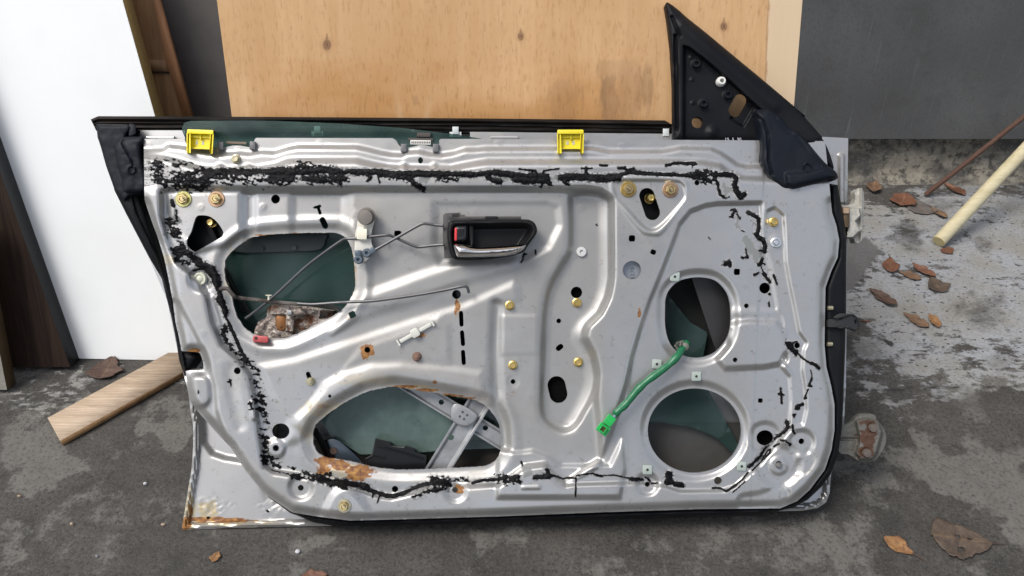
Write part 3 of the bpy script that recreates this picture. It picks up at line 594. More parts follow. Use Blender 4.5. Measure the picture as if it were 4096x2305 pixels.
# black sealant, torn off in strips
def m_butyl():
    t = NT('butyl_sealant'); n = t.noise(260, 5, .65); n2 = t.noise(70, 4, .6, t.stretch(.5, 1, 1))
    c = t.mix(t.ramp(n, (.4, 0), (.65, 1)), (.0022, .0022, .0028), (.0065, .0065, .0075))
    c = t.mix(t.math('MULTIPLY', t.ramp(n2, (.54, 0), (.68, 1)), .7), c, (.020, .0195, .021))
    t.bump(n, .9, .0014); return t.done(c, t.math('ADD', .22, t.math('MULTIPLY', n2, .4)), 0, Specular_IOR_Level=.09)
BLK = m_butyl()
ST = [  # (line, half width, raggedness)
 (q(1, 1080, 880, 1100, 1010, 1150, 1050, 1300, 1040, 1500, 1030, 1690, 1040), 26, 1.5), (q(1, 1080, 860, 1300, 840, 1400, 830), 16, 1.9), (q(1, 1400, 940, 1650, 920), 12, 1.8), (q(1, 1280, 960, 1450, 1000), 20, 1.7),
 (q(1, 1690, 935, 1900, 930, 2200, 920, 2576, 925), 14, 1.0), (q(1, 1800, 1010, 2100, 1020, 2400, 1040, 2576, 1050), 17, 1.6), (q(2, 0, 925, 300, 930, 560, 900, 860, 920), 16, 1.2), (q(2, 0, 1020, 300, 1010, 600, 1020, 850, 1020), 20, 1.4), (q(2, 300, 860, 450, 860, 620, 890), 14, 1.8),
 (q(2, 900, 920, 1100, 930, 1320, 930, 1500, 945, 1900, 955, 2200, 950, 2576, 960), 12, .8), (q(2, 1700, 1000, 1800, 1080, 1910, 1150), 11, 1.1), (q(2, 1340, 950, 1540, 990, 1700, 1000), 12, 1.4), (q(2, 1180, 960, 1230, 1000, 1190, 1040), 8, 1.2), (q(2, 1320, 960, 1345, 1060), 5, 1.2), (q(2, 2100, 1010, 2350, 1030), 8, 1.6),
 (q(3, 0, 960, 250, 930, 500, 970, 920, 985), 12, .7), (q(3, 150, 980, 220, 1040, 320, 1050), 11, 1.2), (q(3, 540, 1010, 700, 1040, 900, 1020), 17, 1.0), (q(3, 640, 1060, 690, 1090), 8, 1.4), (q(3, 860, 1050, 850, 1110), 7, 1.4), (q(3, 930, 1040, 960, 1100), 7, 1.4), (q(3, 570, 890, 680, 905, 780, 915, 790, 950), 4.5, .8), (q(3, 870, 950, 880, 912, 1080, 885), 3.5, .7),
 (q(3, 1110, 1000, 1300, 985, 1600, 1005, 1840, 1000), 15, .6), (q(3, 1130, 1050, 1210, 1100), 5, .9), (q(3, 1660, 1010, 1800, 1020), 11, .8), (q(3, 1370, 880, 1510, 880), 3.5, .8), (q(3, 1430, 880, 1430, 960), 7, 1), (q(3, 1610, 840, 1700, 845), 5, .5), (q(3, 1840, 880, 1930, 875, 1960, 910, 2040, 885), 6, 1.1), (q(3, 1840, 980, 1980, 930, 2200, 945, 2450, 960, 2576, 955), 8, .7), (q(3, 2460, 850, 2540, 820), 6, 1),
 (q(4, 0, 840, 300, 850, 480, 880, 560, 900), 7, 1.0), (q(4, 480, 850, 620, 840, 760, 860), 14, 1.7), (q(4, 500, 900, 640, 930, 740, 940), 9, 1.8), (q(4, 280, 725, 510, 730), 7, .9), (q(4, 185, 740, 240, 740), 5, .9), (q(4, 740, 800, 780, 840), 6, 1.3), (q(4, 740, 860, 850, 850, 950, 860, 990, 900, 970, 960, 990, 1050, 1030, 1110), 11, .8), (q(4, 990, 1040, 1040, 1120, 1080, 1080), 10, .8), (q(4, 750, 900, 780, 980, 800, 1080, 850, 1120), 6, 1.1), (q(4, 860, 1130, 910, 1110), 3, 1.2),
 (q(5, 280, 10, 300, 80), 7, .9), (q(5, 330, 130, 340, 270), 4, 1.6), (q(5, 260, 300, 260, 400, 310, 460), 16, 1.6), (q(5, 330, 450, 400, 560, 340, 660), 14, 1.9), (q(5, 330, 640, 380, 780, 480, 800), 10, 1.9), (q(5, 420, 640, 560, 740, 680, 860), 15, 1.1), (q(5, 680, 850, 780, 900, 840, 1000, 840, 1060), 17, .8), (q(5, 560, 910, 690, 885), 5, 1), (q(5, 860, 1060, 890, 1200, 920, 1330, 980, 1449), 13, 1.0), (q(5, 600, 780, 690, 900), 10, 1.4), (q(5, 840, 1080, 900, 1160), 12, .9),
 (q(9, 890, 10, 950, 120, 985, 240), 10, 1.1), (q(9, 970, 260, 950, 380, 960, 480, 1000, 530), 8, 1.4), (q(9, 985, 240, 1060, 400, 1110, 520, 1160, 640, 1220, 740), 7, .7), (q(9, 940, 490, 1010, 560, 1060, 640, 1150, 720), 10, 1.1), (q(9, 1200, 770, 1250, 800, 1330, 800), 18, 1.2), (q(9, 1270, 850, 1380, 900, 1380, 960), 11, 1.6), (q(9, 1330, 1030, 1400, 1080, 1400, 1170, 1430, 1210), 20, 1.1), (q(9, 1340, 1290, 1430, 1270, 1450, 1330), 16, 1.3), (q(9, 1290, 1330, 1300, 1400), 10, 1.1), (q(9, 1400, 1390, 1440, 1440), 11, 1.9), (q(9, 1020, 1050, 1040, 1110), 7, 1.2), (q(9, 620, 1160, 620, 1210), 3, 1.2),
 (q(13, 1130, 10, 1180, 40), 18, 1.0), (q(13, 1060, 40, 1070, 90), 8, 1.1), (q(13, 1150, 70, 1200, 100, 1210, 160, 1240, 240), 9, 1.9), (q(13, 1165, 300, 1255, 315), 9, 1.2), (q(13, 1190, 385, 1225, 420, 1215, 480), 16, .9), (q(13, 1160, 390, 1250, 380), 7, 1.2), (q(13, 1200, 570, 1210, 660, 1250, 600, 1330, 680), 15, 1.4), (q(13, 1250, 580, 1280, 660, 1360, 710), 9, 1.2), (q(13, 1290, 740, 1480, 790), 3, 1.6), (q(13, 1440, 710, 1520, 720), 4, 1.6), (q(13, 1500, 800, 1570, 800), 8, 1.4), (q(13, 1650, 760, 1680, 820, 1750, 800), 9, 1.5), (q(13, 1780, 800, 1830, 790), 7, 1.6),
 (q(14, 60, 1030, 100, 1100, 230, 1100), 10, 1.5), (q(14, 220, 1060, 320, 1040), 7, 1.9), (q(14, 200, 1100, 340, 1130, 480, 1130, 600, 1160, 700, 1180), 14, .9), (q(14, 310, 1150, 420, 1150, 480, 1170), 9, 1.3), (q(14, 680, 1200, 800, 1240, 900, 1270, 980, 1280, 1080, 1250, 1230, 1180, 1380, 1140, 1560, 1150), 9, .6), (q(14, 1390, 1100, 1480, 1110, 1560, 1110, 1570, 1180), 13, 1.3), (q(14, 1200, 1280, 1300, 1240, 1450, 1200, 1560, 1180), 9, 1.3), (q(14, 770, 1250, 765, 1290), 4, 1.2), (q(14, 840, 1270, 815, 1345), 3, .6), (q(14, 1640, 1100, 1760, 1110), 7, 2.0), (q(14, 1820, 1140, 1920, 1110, 2100, 1100), 7, .8), (q(14, 2120, 1110, 2200, 1080, 2280, 1090), 14, 1.6), (q(14, 2140, 1130, 2240, 1110, 2340, 1130), 8, 1.7),
 (q(15, 0, 960, 100, 950, 180, 945), 12, 1.6), (q(15, 10, 1000, 120, 980, 230, 990), 9, 1.8), (q(15, 360, 950, 440, 940, 520, 935), 9, .9), (q(15, 500, 880, 520, 940), 8, 1.1), (q(15, 545, 925, 600, 940), 5, .8), (q(15, 600, 940, 660, 965, 720, 950, 800, 960), 4, 1.2), (q(15, 800, 950, 800, 1060, 795, 1150), 3.5, .8), (q(15, 810, 930, 900, 915, 980, 905, 1020, 930, 1080, 940), 3.5, 1.1), (q(15, 1000, 915, 1100, 930, 1200, 925, 1300, 945, 1400, 965), 3, .7), (q(15, 1390, 965, 1490, 975), 7, 1.3), (q(15, 1570, 1015, 1660, 1010), 4, 1.1), (q(15, 1780, 910, 1780, 960, 1760, 1000), 12, .9), (q(15, 1790, 1000, 1860, 1010, 1930, 1040), 8, .9), (q(15, 225, 790, 235, 820), 5, .9), (q(15, 1530, 940, 1580, 980), 4, 1.4),
 (q(16, 0, 885, 80, 895), 9, .9), (q(16, 395, 930, 480, 930, 540, 965, 600, 930, 640, 900), 5, .8), (q(16, 640, 895, 700, 850, 770, 765), 3.5, .8), (q(16, 780, 705, 830, 660, 890, 605), 7, .9), (q(16, 900, 590, 950, 510, 1010, 440, 1060, 400), 6, .9), (q(16, 815, 745, 900, 660, 1000, 560, 1010, 520, 980, 530, 910, 640), 3, .7), (q(16, 1085, 380, 1140, 350, 1190, 290, 1180, 230), 9, .9), (q(16, 1120, 430, 1170, 435, 1210, 470), 6, 1.4), (q(16, 1045, 490, 1100, 460), 4.5, .8), (q(16, 1240, 265, 1245, 330, 1262, 352), 5, .5), (q(16, 1240, 150, 1270, 150, 1255, 185, 1240, 150), 3, .6), (q(16, 1275, 95, 1290, 55, 1350, 45), 5, 1.0), (q(16, 1280, 100, 1310, 90), 4, 1.0), (q(16, 610, 975, 740, 860), 2.5, .8),
 (q(8, 945, 165, 1020, 200, 1075, 240, 1080, 350, 1060, 430), 8, .35), (q(8, 1040, 440, 1080, 490, 1130, 510, 1160, 580, 1155, 665), 9, .4), (q(8, 1090, 650, 1150, 655), 4, 1), (q(8, 740, 130, 770, 140, 730, 210), 6, 1.6), (q(8, 800, 180, 835, 230), 4, 1.3), (q(8, 655, 820, 700, 800, 710, 845), 9, .7), (q(8, 600, 840, 650, 825), 2.5, .7), (q(8, 870, 740, 930, 740), 6, 1.6), (q(8, 910, 620, 920, 690), 3, 1), (q(8, 1075, 840, 1110, 800, 1130, 760), 8, 1.2), (q(8, 1100, 800, 1160, 830), 5, 1.2), (q(8, 1110, 860, 1140, 930), 3, .8), (q(8, 1145, 945, 1180, 1000, 1220, 1050), 8, 1.0), (q(8, 1270, 965, 1290, 1020, 1315, 1085), 5, .6), (q(8, 1020, 965, 1075, 940), 4, 1.2), (q(8, 430, 480, 455, 505), 3, 1), (q(8, 1190, 1180, 1220, 1210), 5, 1.2), (q(8, 860, 395, 890, 405), 3, .8),
 (q(12, 1430, 500, 1440, 560), 4, 1.3), (q(12, 1470, 560, 1500, 630, 1560, 650, 1560, 700), 11, 1.2), (q(12, 1510, 570, 1560, 550), 7, .9), (q(12, 1590, 690, 1640, 750, 1700, 790, 1750, 815), 4, .9), (q(12, 1760, 815, 1800, 830, 1855, 880), 7, .5), (q(12, 1750, 900, 1768, 1010), 2.5, .8), (q(12, 1765, 1010, 1720, 1110, 1760, 1110), 4, 1.2), (q(12, 1715, 1150, 1680, 1240, 1665, 1275, 1690, 1270), 3.5, .9), (q(12, 1650, 1330, 1610, 1365, 1560, 1380, 1560, 1410, 1600, 1400), 4.5, .9), (q(12, 1360, 1140, 1365, 1200), 4, 1.2), (q(12, 1340, 1210, 1390, 1220), 5, 1.2), (q(12, 1370, 1230, 1375, 1325), 5, .7), (q(12, 1390, 410, 1405, 415), 4, .5), (q(12, 1210, 20, 1215, 90), 3, 1.2),
 (q(6, 2225, 740, 2245, 695, 2265, 700), 5, .8), (q(6, 2390, 650, 2392, 695), 4, .6), (q(6, 2205, 800, 2235, 760), 4, .8), (q(7, 1240, 320, 1250, 325), 3, .5), (q(9, 500, 700, 540, 690), 6, 1.4)]
SV = Grid(600, 600, 3320, 2060, 3, -9)
_n1 = fbm(SV.X/17, SV.Y/11, 11, 5, .68); _n2 = fbm(SV.X/60, SV.Y/40, 12, 3)
_n3 = fbm((SV.X*.97+SV.Y*.24)/30, (SV.Y*.97-SV.X*.24)/5.5, 21, 4, .66); _n4 = vn(SV.X/6.5, SV.Y/4.5, 33)-.5
for P, wd, rg in ST:
    k = SV.sl(P, wd*2.2+4); d = dpl(P, SV.X[k], SV.Y[k]); hard = rg >= 1.3; lo_ = P[0][0] < 1110 and P[0][1] > 1330; wd *= (1.0 if hard else .98)*(.74 if lo_ else 1); rg += .5*lo_; hard = hard or lo_
    SV.v[k] = np.maximum(SV.v[k], (.86 if hard else .95)-d/wd+rg*((_n3[k]-.53)*2.3+(_n1[k]-.53)*1.7+_n4[k]*1.0 if hard else (_n1[k]-.54)*1.35+_n4[k]*.35)+rg*(_n2[k]-.5)*(1.5 if hard else .9))
# stamped relief, millimetres
H = Grid(520, 530, 3420, 2120, 4)
X, Y = H.X, H.Y; c1 = np.interp(X, *np.array(C1).T); c2 = np.interp(X, *np.array(C2).T)
H.v += -8*(1-sm((Y-c1)/26+.5)) - 11*(1-sm((Y-c2-4)/38+.5))
PK = crv(pr(2290, 778, 2330, 768, 2400, 772, 2442, 800, 2447, 900, 2447, 1110, 2432, 1190, 2400, 1255, 2350, 1305, 2335, 1350, 2368, 1410, 2388, 1480, 2385, 1540, 2362, 1600, 2335, 1650, 2303, 1700, 2250, 1722, 2195, 1695, 2168, 1650, 2166, 1560, 2170, 1450, 2175, 1300, 2180, 1240, 2199, 1150, 2250, 1055, 2278, 1005, 2284, 900, 2280, 800), 3)
LF = pr(650, 765, 700, 757, 2350, 757, 2405, 765, 2446, 800, 2447, 1110, 2432, 1190, 2400, 1255, 2350, 1305, 2340, 1350, 2375, 1420, 2390, 1500, 2385, 1600, 2400, 1750, 2405, 1835, 2262, 1936, 2235, 1920, 2180, 1858, 2100, 1868, 2030, 1915, 1996, 1938, 1883, 1946, 1769, 1935, 1655, 1968, 1564, 1990, 1522, 1985, 1470, 1970, 1412, 1942, 1290, 1920, 1190, 1903, 1095, 1888, 1058, 1865,
        1040, 1750, 1020, 1600, 1000, 1500, 955, 1440, 888, 1380, 850, 1290, 830, 1190, 800, 1130, 760, 1090, 705, 1045, 668, 970, 645, 870)
H.step(LF, -11, 32); H.step(LF, -3, 60)
H.step(PK, -10, 28); 
k = H.sl(PK, 60); H.v[k] -= 6*sm(.5-(sdp([(p[0]-(26 if p[0] > 2300 else 0), p[1]) for p in PK], H.X[k], H.Y[k]))/70)
SPP = pr(3046, 812, 2870, 815, 2824, 822, 2762, 845, 2719, 897, 2692, 970, 2650, 1080, 2600, 1200, 2560, 1320, 2528, 1430, 2505, 1540, 2474, 1650, 2430, 1770, 2402, 1838, 2400, 1860, 2262, 1940, 2550, 1932, 2645, 1942, 2721, 1966, 2890, 1963, 2943, 1945, 3000, 1895, 3034, 1870, 3090, 1790, 3162, 1720, 3168, 1600, 3162, 1505, 3128, 1468, 3148, 1440, 3130, 1300, 3116, 1250, 3082, 1060, 3050, 940)
H.step(SPP, -8, 24)
tri = crv(pr(2455, 735, 2475, 722, 2690, 722, 2732, 735, 2742, 762, 2735, 800, 2690, 860, 2645, 905, 2610, 922, 2572, 905, 2520, 850, 2465, 790), 3)
H.step(tri, -6, 16); H.step(crv(pr(2440, 720, 2690, 712, 2750, 760, 2660, 920, 2610, 940, 2550, 910), 3), 4, 24)
# steps across the upper left field
k = sm((Y-760)/25)*sm((1160-Y)/150); H.v += (-4*sm((X-968)/26)+2.5*sm((X-1012)/20)-4*sm((X-1148)/40))*k*sm((1420-X)/60)
H.step(pr(660, 770, 965, 765, 965, 930, 900, 980, 780, 1010, 690, 930), 5, 30)
# handle pocket, raised plate right of the bell crank
H.step(pr(1740, 815, 2190, 812, 2230, 830, 2240, 900, 2195, 990, 2100, 1040, 1760, 1055, 1735, 1000), -4, 40)
# diagonal ribs
H.step(pr(1400, 1195, 1480, 1172, 1560, 1143, 1700, 1093, 1810, 1056, 1990, 1010, 2065, 1000, 2072, 1040, 2050, 1082, 1866, 1128, 1672, 1202, 1517, 1248, 1410, 1292, 1330, 1335, 1380, 1260), 4, 52)
H.step(pr(1040, 1465, 1180, 1440, 1300, 1400, 1455, 1350, 1704, 1268, 1859, 1222, 2055, 1132, 2072, 1150, 2075, 1200, 1985, 1215, 1960, 1400, 1960, 1620, 1800, 1590, 1560, 1560, 1380, 1640, 1240, 1740, 1180, 1700, 1100, 1600), 3, 44)
H.step(pr(1440, 1395, 1517, 1365, 1660, 1315, 1755, 1275, 1795, 1300, 1800, 1450, 1600, 1440, 1480, 1440, 1380, 1470), 1.6, 36)
H.step(pr(1230, 1640, 1300, 1535, 1393, 1482, 1486, 1456, 1610, 1448, 1766, 1468, 1925, 1492, 1945, 1530, 1935, 1575, 1905, 1592, 1735, 1552, 1564, 1528, 1455, 1548, 1330, 1620, 1250, 1700, 1200, 1760, 1140, 1780, 1160, 1690), 3.6, 46)
H.ridge(pr(1985, 1220, 1982, 1400, 1990, 1600, 2015, 1700, 2020, 1780), -5, 36)
H.step(pr(2000, 1262, 2150, 1262, 2155, 1415, 2005, 1420), 1.3, 22)
H.step(pr(1990, 1795, 2060, 1812, 2130, 1804, 2190, 1825, 2245, 1863, 2440, 1862, 2490, 1760, 2500, 1880, 2480, 1990, 1990, 1990), 6, 26)
# openings: the sheet rolls inwards round them
for P, d, w_, o in ((OPL, -6, 44, -26), (OPD, -6.5, 50, -30), (SPU, -7, 34, -24), (SPD, -7, 34, -24)): H.step(P, d, w_, o)
H.step(OPL, 2, 34, -62); H.step(OPD, 1.5, 40, -75)
# boss between the speaker openings, channel with the nut at the right
H.step(pr(2905, 1300, 2960, 1288, 3000, 1282, 3105, 1286, 3135, 1320, 3145, 1410, 3120, 1456, 3060, 1468, 2900, 1476, 2868, 1440, 2915, 1380), 7, 30)
H.step(pr(2925, 1262, 3110, 1272, 3110, 1240, 2930, 1235), 2, 30)
CH = pr(3068, 845, 3098, 830, 3135, 862, 3140, 960, 3143, 1050, 3155, 1120, 3180, 1240, 3197, 1330, 3228, 1372, 3215, 1400, 3209, 1480, 3222, 1560, 3226, 1640, 3212, 1700, 3172, 1705, 3168, 1500, 3130, 1440, 3145, 1400, 3118, 1250, 3100, 1150, 3082, 1060, 3070, 1010, 3054, 930)
H.step(CH, -5, 18)
# left rim: crease, latch pill, shallow troughs
H.step(pr(560, 1240, 700, 1200, 718, 1215, 755, 1285, 799, 1372, 833, 1452, 858, 1550, 866, 1640, 888, 1710, 911, 1790, 800, 1790, 700, 1600), -5, 26)
H.step(pill(795, 1545, 797, 1585, 44), 5, 24); H.ridge(pr(920, 1480, 935, 1600, 960, 1700), -2, 40)
H.ridge(pr(1012, 1610, 1016, 1672), 4, 16); H.ridge(pr(848, 1190, 878, 1300), 3, 14)
H.step(crv(pr(585, 780, 620, 760, 650, 790, 660, 850, 690, 920, 780, 1000, 740, 1040, 650, 960, 610, 880), 3), 5, 40)
# bosses, dimples and their rings
for x, y, r, d, w_ in ((805, 1118, 46, -6, 30), (1103, 1795, 36, 5, 22), (1203, 1950, 46, -6, 26), (1822, 1964, 42, -5, 26), (2590, 1938, 42, -6, 24), (2052, 1527, 24, -.8, 4),
                  (3206, 1770, 50, -5, 22), (3115, 1862, 84, -7, 46), (3115, 1862, 36, 3, 14), (3103, 971, 30, 1, 8), (3060, 1752, 62, -4, 26), (1580, 1957, 30, 0, 10)):
    H.step(ell(x, y, r), d, w_)
H.step(crv(pr(1290, 2060, 1330, 1980, 1378, 1950, 1430, 1980, 1480, 2055, 1500, 2120, 1260, 2120), 3), 6, 40)
H.step(crv(pr(2960, 1985, 3040, 1970, 3120, 1940, 3160, 1970, 3140, 2010, 3060, 2030, 2960, 2030), 3), -4, 26)
H.step(crv(pr(3230, 1800, 3265, 1840, 3225, 1900, 3170, 1890), 3), -3, 26)
H.step(rect(2123, 1950, 76, 10, -1, 4), 3, 8)
for p in q(1, 942, 582, 2105, 630, 1625, 1380, 2420, 1375)+q(5, 650, 95, 1450, 90)+q(2, 1880, 640, 570, 560)+q(3, 300, 560, 1880, 600, 1360, 1395)+q(4, 460, 500, 1210, 555)+q(6, 85, 175, 1615, 140)+q(8, 350, 150, 1035, 130, 1003, 1040)+q(9, 685, 430, 910, 810, 950, 1220)+q(12, 975, 615, 960, 1210)+q(16, 752, 560, 730, 1072)+q(7, 1040, 110):
    H.step(ell(*p, 10), .8, 5); H.step(ell(*p, 6), -1.0, 5)
# the sheet rolls back along its rim
S = sdp(OUT, X, Y); edge = sm(1+S/46)*sm((Y-760)/60); H.v -= 9*edge**2
H.v += (fbm(X/110, Y/110, 4, 2)-.5)*.7
H.blur(2)
SEAM = pr(3055, 560, 3055, 715, 3048, 860, 3040, 1100, 3030, 1290, 3022, 1480, 3014, 1700, 3005, 1900, 3000, 2120, 3420, 2120, 3420, 560)
H.step(SEAM, -1.3, 5); H.v *= .001
hp = lambda x, y: H(x, y)
HS = Grid(520, 530, 3420, 2120, 4, 1e6)
for P in HOLES:
    k = HS.sl(P, 60); HS.v[k] = np.minimum(HS.v[k], sdp(P, HS.X[k], HS.Y[k]))
rag = (fbm(X/9, Y/9, 3, 3)-.5)*6*np.maximum(sm(1-np.abs(sdp(OPD, X, Y))/40), sm(1-np.abs(sdp(OPL, X, Y))/40))
PS = Grid(520, 530, 3420, 2120, 4); PS.v = np.maximum(S, -(HS.v+rag))
def blotch(lst, X, Y):
    o = np.zeros(np.shape(X))
    for x, y, rx, ry, a, s in lst:
        r = np.hypot((X-x)/rx, (Y-y)/ry)+(fbm(X/max(6, rx*.5), Y/max(6, ry*.5), s, 5, .6)-.5)*1.5
        o = np.maximum(o, a*sm((1.05-r)/.5))
    return o
RUST = [(1300, 1845, 40, 26, 1, 1), (1360, 1858, 50, 26, .9, 2), (1440, 1885, 60, 36, .8, 3), (1420, 1910, 46, 22, .7, 4), (1290, 1880, 36, 24, .5, 6), (1469, 1404, 30, 34, .8, 5), (1462, 1425, 16, 18, .8, 7), (1830, 1225, 12, 34, .75, 8), (1822, 1250, 8, 24, .6, 18), (1835, 1960, 26, 26, .85, 9),
        (1620, 1548, 60, 8, .8, 10), (1700, 1562, 60, 9, .8, 11), (1790, 1582, 60, 8, .8, 12), (1860, 1594, 40, 8, .8, 13), (1290, 1625, 30, 16, .35, 14), (1110, 942, 120, 7, .7, 15), (1200, 938, 60, 6, .7, 16), (780, 1404, 34, 10, 1, 17), (2556, 1255, 7, 34, .8, 20), (1680, 1340, 26, 18, .8, 21), (1400, 1270, 26, 20, .3, 22), (1416, 1090, 8, 50, .4, 23), (1740, 1530, 14, 10, .5, 24), (2055, 1570, 16, 8, .3, 25), (890, 620, 3, 3, 0, 1)]
FLK = [q(8, 890, 430, 930, 455, 975, 505, 1005, 560, 1060, 640, 1150, 680, 1140, 740, 1090, 740, 1075, 800, 1050, 828, 1012, 805, 990, 720, 940, 690, 905, 620, 880, 560, 865, 510), q(8, 805, 190, 835, 250, 825, 310, 850, 385, 795, 380, 770, 310, 785, 250),
       q(4, 830, 930, 870, 980, 950, 1000, 930, 1050, 890, 1060, 880, 1130, 845, 1120, 850, 1040, 820, 1000), q(5, 330, 80, 370, 160, 360, 210, 420, 250, 400, 300, 330, 320, 280, 270, 300, 200), q(3, 320, 970, 520, 980, 520, 1030, 330, 1070), q(3, 940, 990, 1100, 985, 1095, 1040, 950, 1040), q(2, 1850, 1000, 1940, 960, 2000, 1020, 1960, 1080, 1860, 1080), q(15, 230, 820, 330, 840, 350, 920, 250, 960), q(2, 1190, 920, 1310, 910, 1300, 970, 1200, 960)]
def a_flake(x, y):
    o = np.zeros(np.shape(x))
    for P in FLK: o = np.maximum(o, sm(.5-(sdp(P, x, y)+(fbm(x/12, y/12, 3, 3)-.5)*14)/4))
    return o
def a_yel(x, y): return blotch([(1390, 1885, 80, 30, 1, 31), (1330, 1900, 70, 22, .7, 32), (1469, 1404, 44, 40, .5, 33), (1830, 1230, 16, 60, .5, 34), (1640, 1555, 140, 18, .6, 35), (1310, 1640, 110, 40, .5, 36), (1230, 1700, 40, 90, .35, 37), (920, 1100, 26, 120, .5, 38), (1060, 965, 120, 20, .5, 39), (660, 1040, 46, 26, .5, 40), (1415, 1080, 18, 110, .5, 41), (1500, 1520, 150, 26, .4, 42)], x, y)
def a_dirt(x, y):
    e = np.abs(sdp(OPL, x, y)); e2 = np.abs(sdp(OPD, x, y))
    return np.clip(.55*sm(1-e/70)*fbm(x/30, y/30, 2, 4)*1.6+.6*sm(1-e2/80)*fbm(x/30, y/30, 5, 4)*1.6+.5*sm((fbm(x/160, y/160, 12, 5, .6)-.5)/.2)*sm((2450-x)/400)+blotch([(2140, 1640, 34, 60, .6, 50), (2390, 1560, 30, 60, .4, 51), (2585, 960, 40, 60, .3, 52), (2570, 1690, 30, 20, .3, 53), (1080, 1430, 60, 40, .4, 54), (1080, 1470, 20, 40, .6, 55)], x, y), 0, 1)
def m_silver():
    t = NT('silver_paint'); r, fl, di, ye = t.attr('rust'), t.attr('flake'), t.attr('dirt'), t.attr('yellow')
    n = t.noise(28, 5, .6); f = t.noise(900, 2); f2 = t.noise(140, 5, .65)
    c = t.mix(n, (.375, .372, .366), (.435, .432, .426))
    sc = t.math('MULTIPLY', t.ramp(t.noise(60, 6, .7, t.stretch(.5, 1, 1)), (.64, 0), (.70, 1)), .45)
    c = t.mix(sc, c, (.17, .16, .145))
    dd = t.math('MULTIPLY', di, t.ramp(f2, (.3, .25), (.65, 1)))
    c = t.mix(t.math('MULTIPLY', dd, .55), c, (.25, .215, .165))
    c = t.mix(t.math('MULTIPLY', ye, t.ramp(f2, (.3, .2), (.6, .8))), c, (.44, .33, .12))
    c = t.mix(fl, c, (.155, .163, .158))
    sk = t.math('MULTIPLY', t.ramp(t.noise(95, 6, .75), (.575, 0), (.65, 1)), t.ramp(t.noise(9, 3), (.40, 0), (.6, .75)))
    c = t.mix(sk, c, (.10, .09, .078))
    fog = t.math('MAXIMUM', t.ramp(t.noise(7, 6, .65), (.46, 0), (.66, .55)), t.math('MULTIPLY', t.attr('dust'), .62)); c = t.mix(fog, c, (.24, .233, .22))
    c = t.mix(t.math('MULTIPLY', t.attr('smear'), t.ramp(t.noise(330, 4, .7, t.stretch(.6, 1, 1)), (.44, 0), (.56, .95))), c, (.016, .016, .018))
    rc = t.ramp(f2, (.3, (.07, .022, .012)), (.5, (.20, .082, .02)), (.7, (.36, .19, .045)))
    c = t.mix(t.ramp(r, (.2, 0), (.5, 1)), c, rc)
    smv = t.math('MULTIPLY', t.attr('smear'), .8)
    nm = t.math('MAXIMUM', t.math('MAXIMUM', t.math('MAXIMUM', r, smv), fl), t.math('MAXIMUM', t.math('MULTIPLY', dd, .7), t.math('MAXIMUM', t.math('MULTIPLY', fog, .45), t.math('MULTIPLY', sk, .8))))
    me = t.math('MULTIPLY', t.math('SUBTRACT', 1.0, nm), .74)
    ro = t.math('ADD', t.math('ADD', .27, t.math('MULTIPLY', n, .1)), t.math('MULTIPLY', nm, .35))
    t.bump(t.math('ADD', t.math('MULTIPLY', f, .35), t.math('MULTIPLY', f2, .4)), .10, .0006)
    return t.done(c, ro, me, Coat_Weight=.08, Coat_Roughness=.25)
M_SIL = m_silver()
panel = field('inner_panel', lambda x, y: PS(x, y), hp, (524, 536, 3412, 2112), 4, M_SIL, door, None,
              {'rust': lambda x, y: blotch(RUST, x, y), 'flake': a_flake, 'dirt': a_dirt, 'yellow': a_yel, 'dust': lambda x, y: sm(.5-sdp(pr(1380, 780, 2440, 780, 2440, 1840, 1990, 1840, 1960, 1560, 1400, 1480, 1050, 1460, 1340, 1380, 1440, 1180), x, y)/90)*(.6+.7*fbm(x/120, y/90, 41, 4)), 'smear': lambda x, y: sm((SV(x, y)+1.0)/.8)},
              rimf=lambda x, y: np.where(np.abs(sdp(OUT, x, y)) < 6, .045, .0035))

def sealant():
    V = SV
    hs = np.minimum(HS(V.X, V.Y), -S_out(V.X, V.Y))
    V.v = np.where(hs < 2, -9, V.v); V.v = np.where(V.v > 8, 8, V.v)
    L = np.clip(V.v, -1, 2)
    G = Grid(600, 600, 3320, 2060, 3); G.v = -L*5
    top = lambda x, y: H(x, y)+.0006+.0011*np.clip(-G(x, y)/5, 0, 1.1)**.6+.0013*(fbm(x/9, y/6, 5, 3)-.4)
    return field('sealant', lambda x, y: G(x, y), top, (600, 600, 3320, 2060), 3, BLK, panel, .0008)
def S_out(x, y): return PS(x, y)
seal = sealant()
# ------------------------------------------------------------------ outer skin, glass, rubber
BLKR = simple('black_rubber', (.0032, .0038, .0055), .5, var=.3, sc=60, bump=.12, grime=.25, gc=(.02, .019, .018), Specular_IOR_Level=.16)
BLUR = simple('grey_rubber', (.005, .007, .0115), .55, var=.35, sc=40, bump=.15, grime=.35, gc=(.025, .025, .025), Specular_IOR_Level=.16)
WSTR = simple('weatherstrip_rubber', (.0055, .0046, .004), .6, var=.4, sc=50, bump=.3, grime=.35, gc=(.04, .03, .024), Specular_IOR_Level=.16)
SKO = pr(395, 500, 440, 640, 500, 850, 600, 1040, 668, 1200, 718, 1440, 752, 1560, 761, 1640, 772, 1700, 773, 1780, 766, 1880, 752, 1960, 738, 2050, 727, 2113, 735, 2121, 900, 2113, 1350, 2103, 2000, 2085, 2700, 2062, 3110, 2046, 3210, 2043, 3270, 2033, 3305, 2010, 3318, 1975, 3324, 1900, 3350, 1800, 3376, 1700, 3384, 1540, 3386, 1300, 3388, 870, 3393, 553, 3300, 548, 2690, 512, 400, 490)
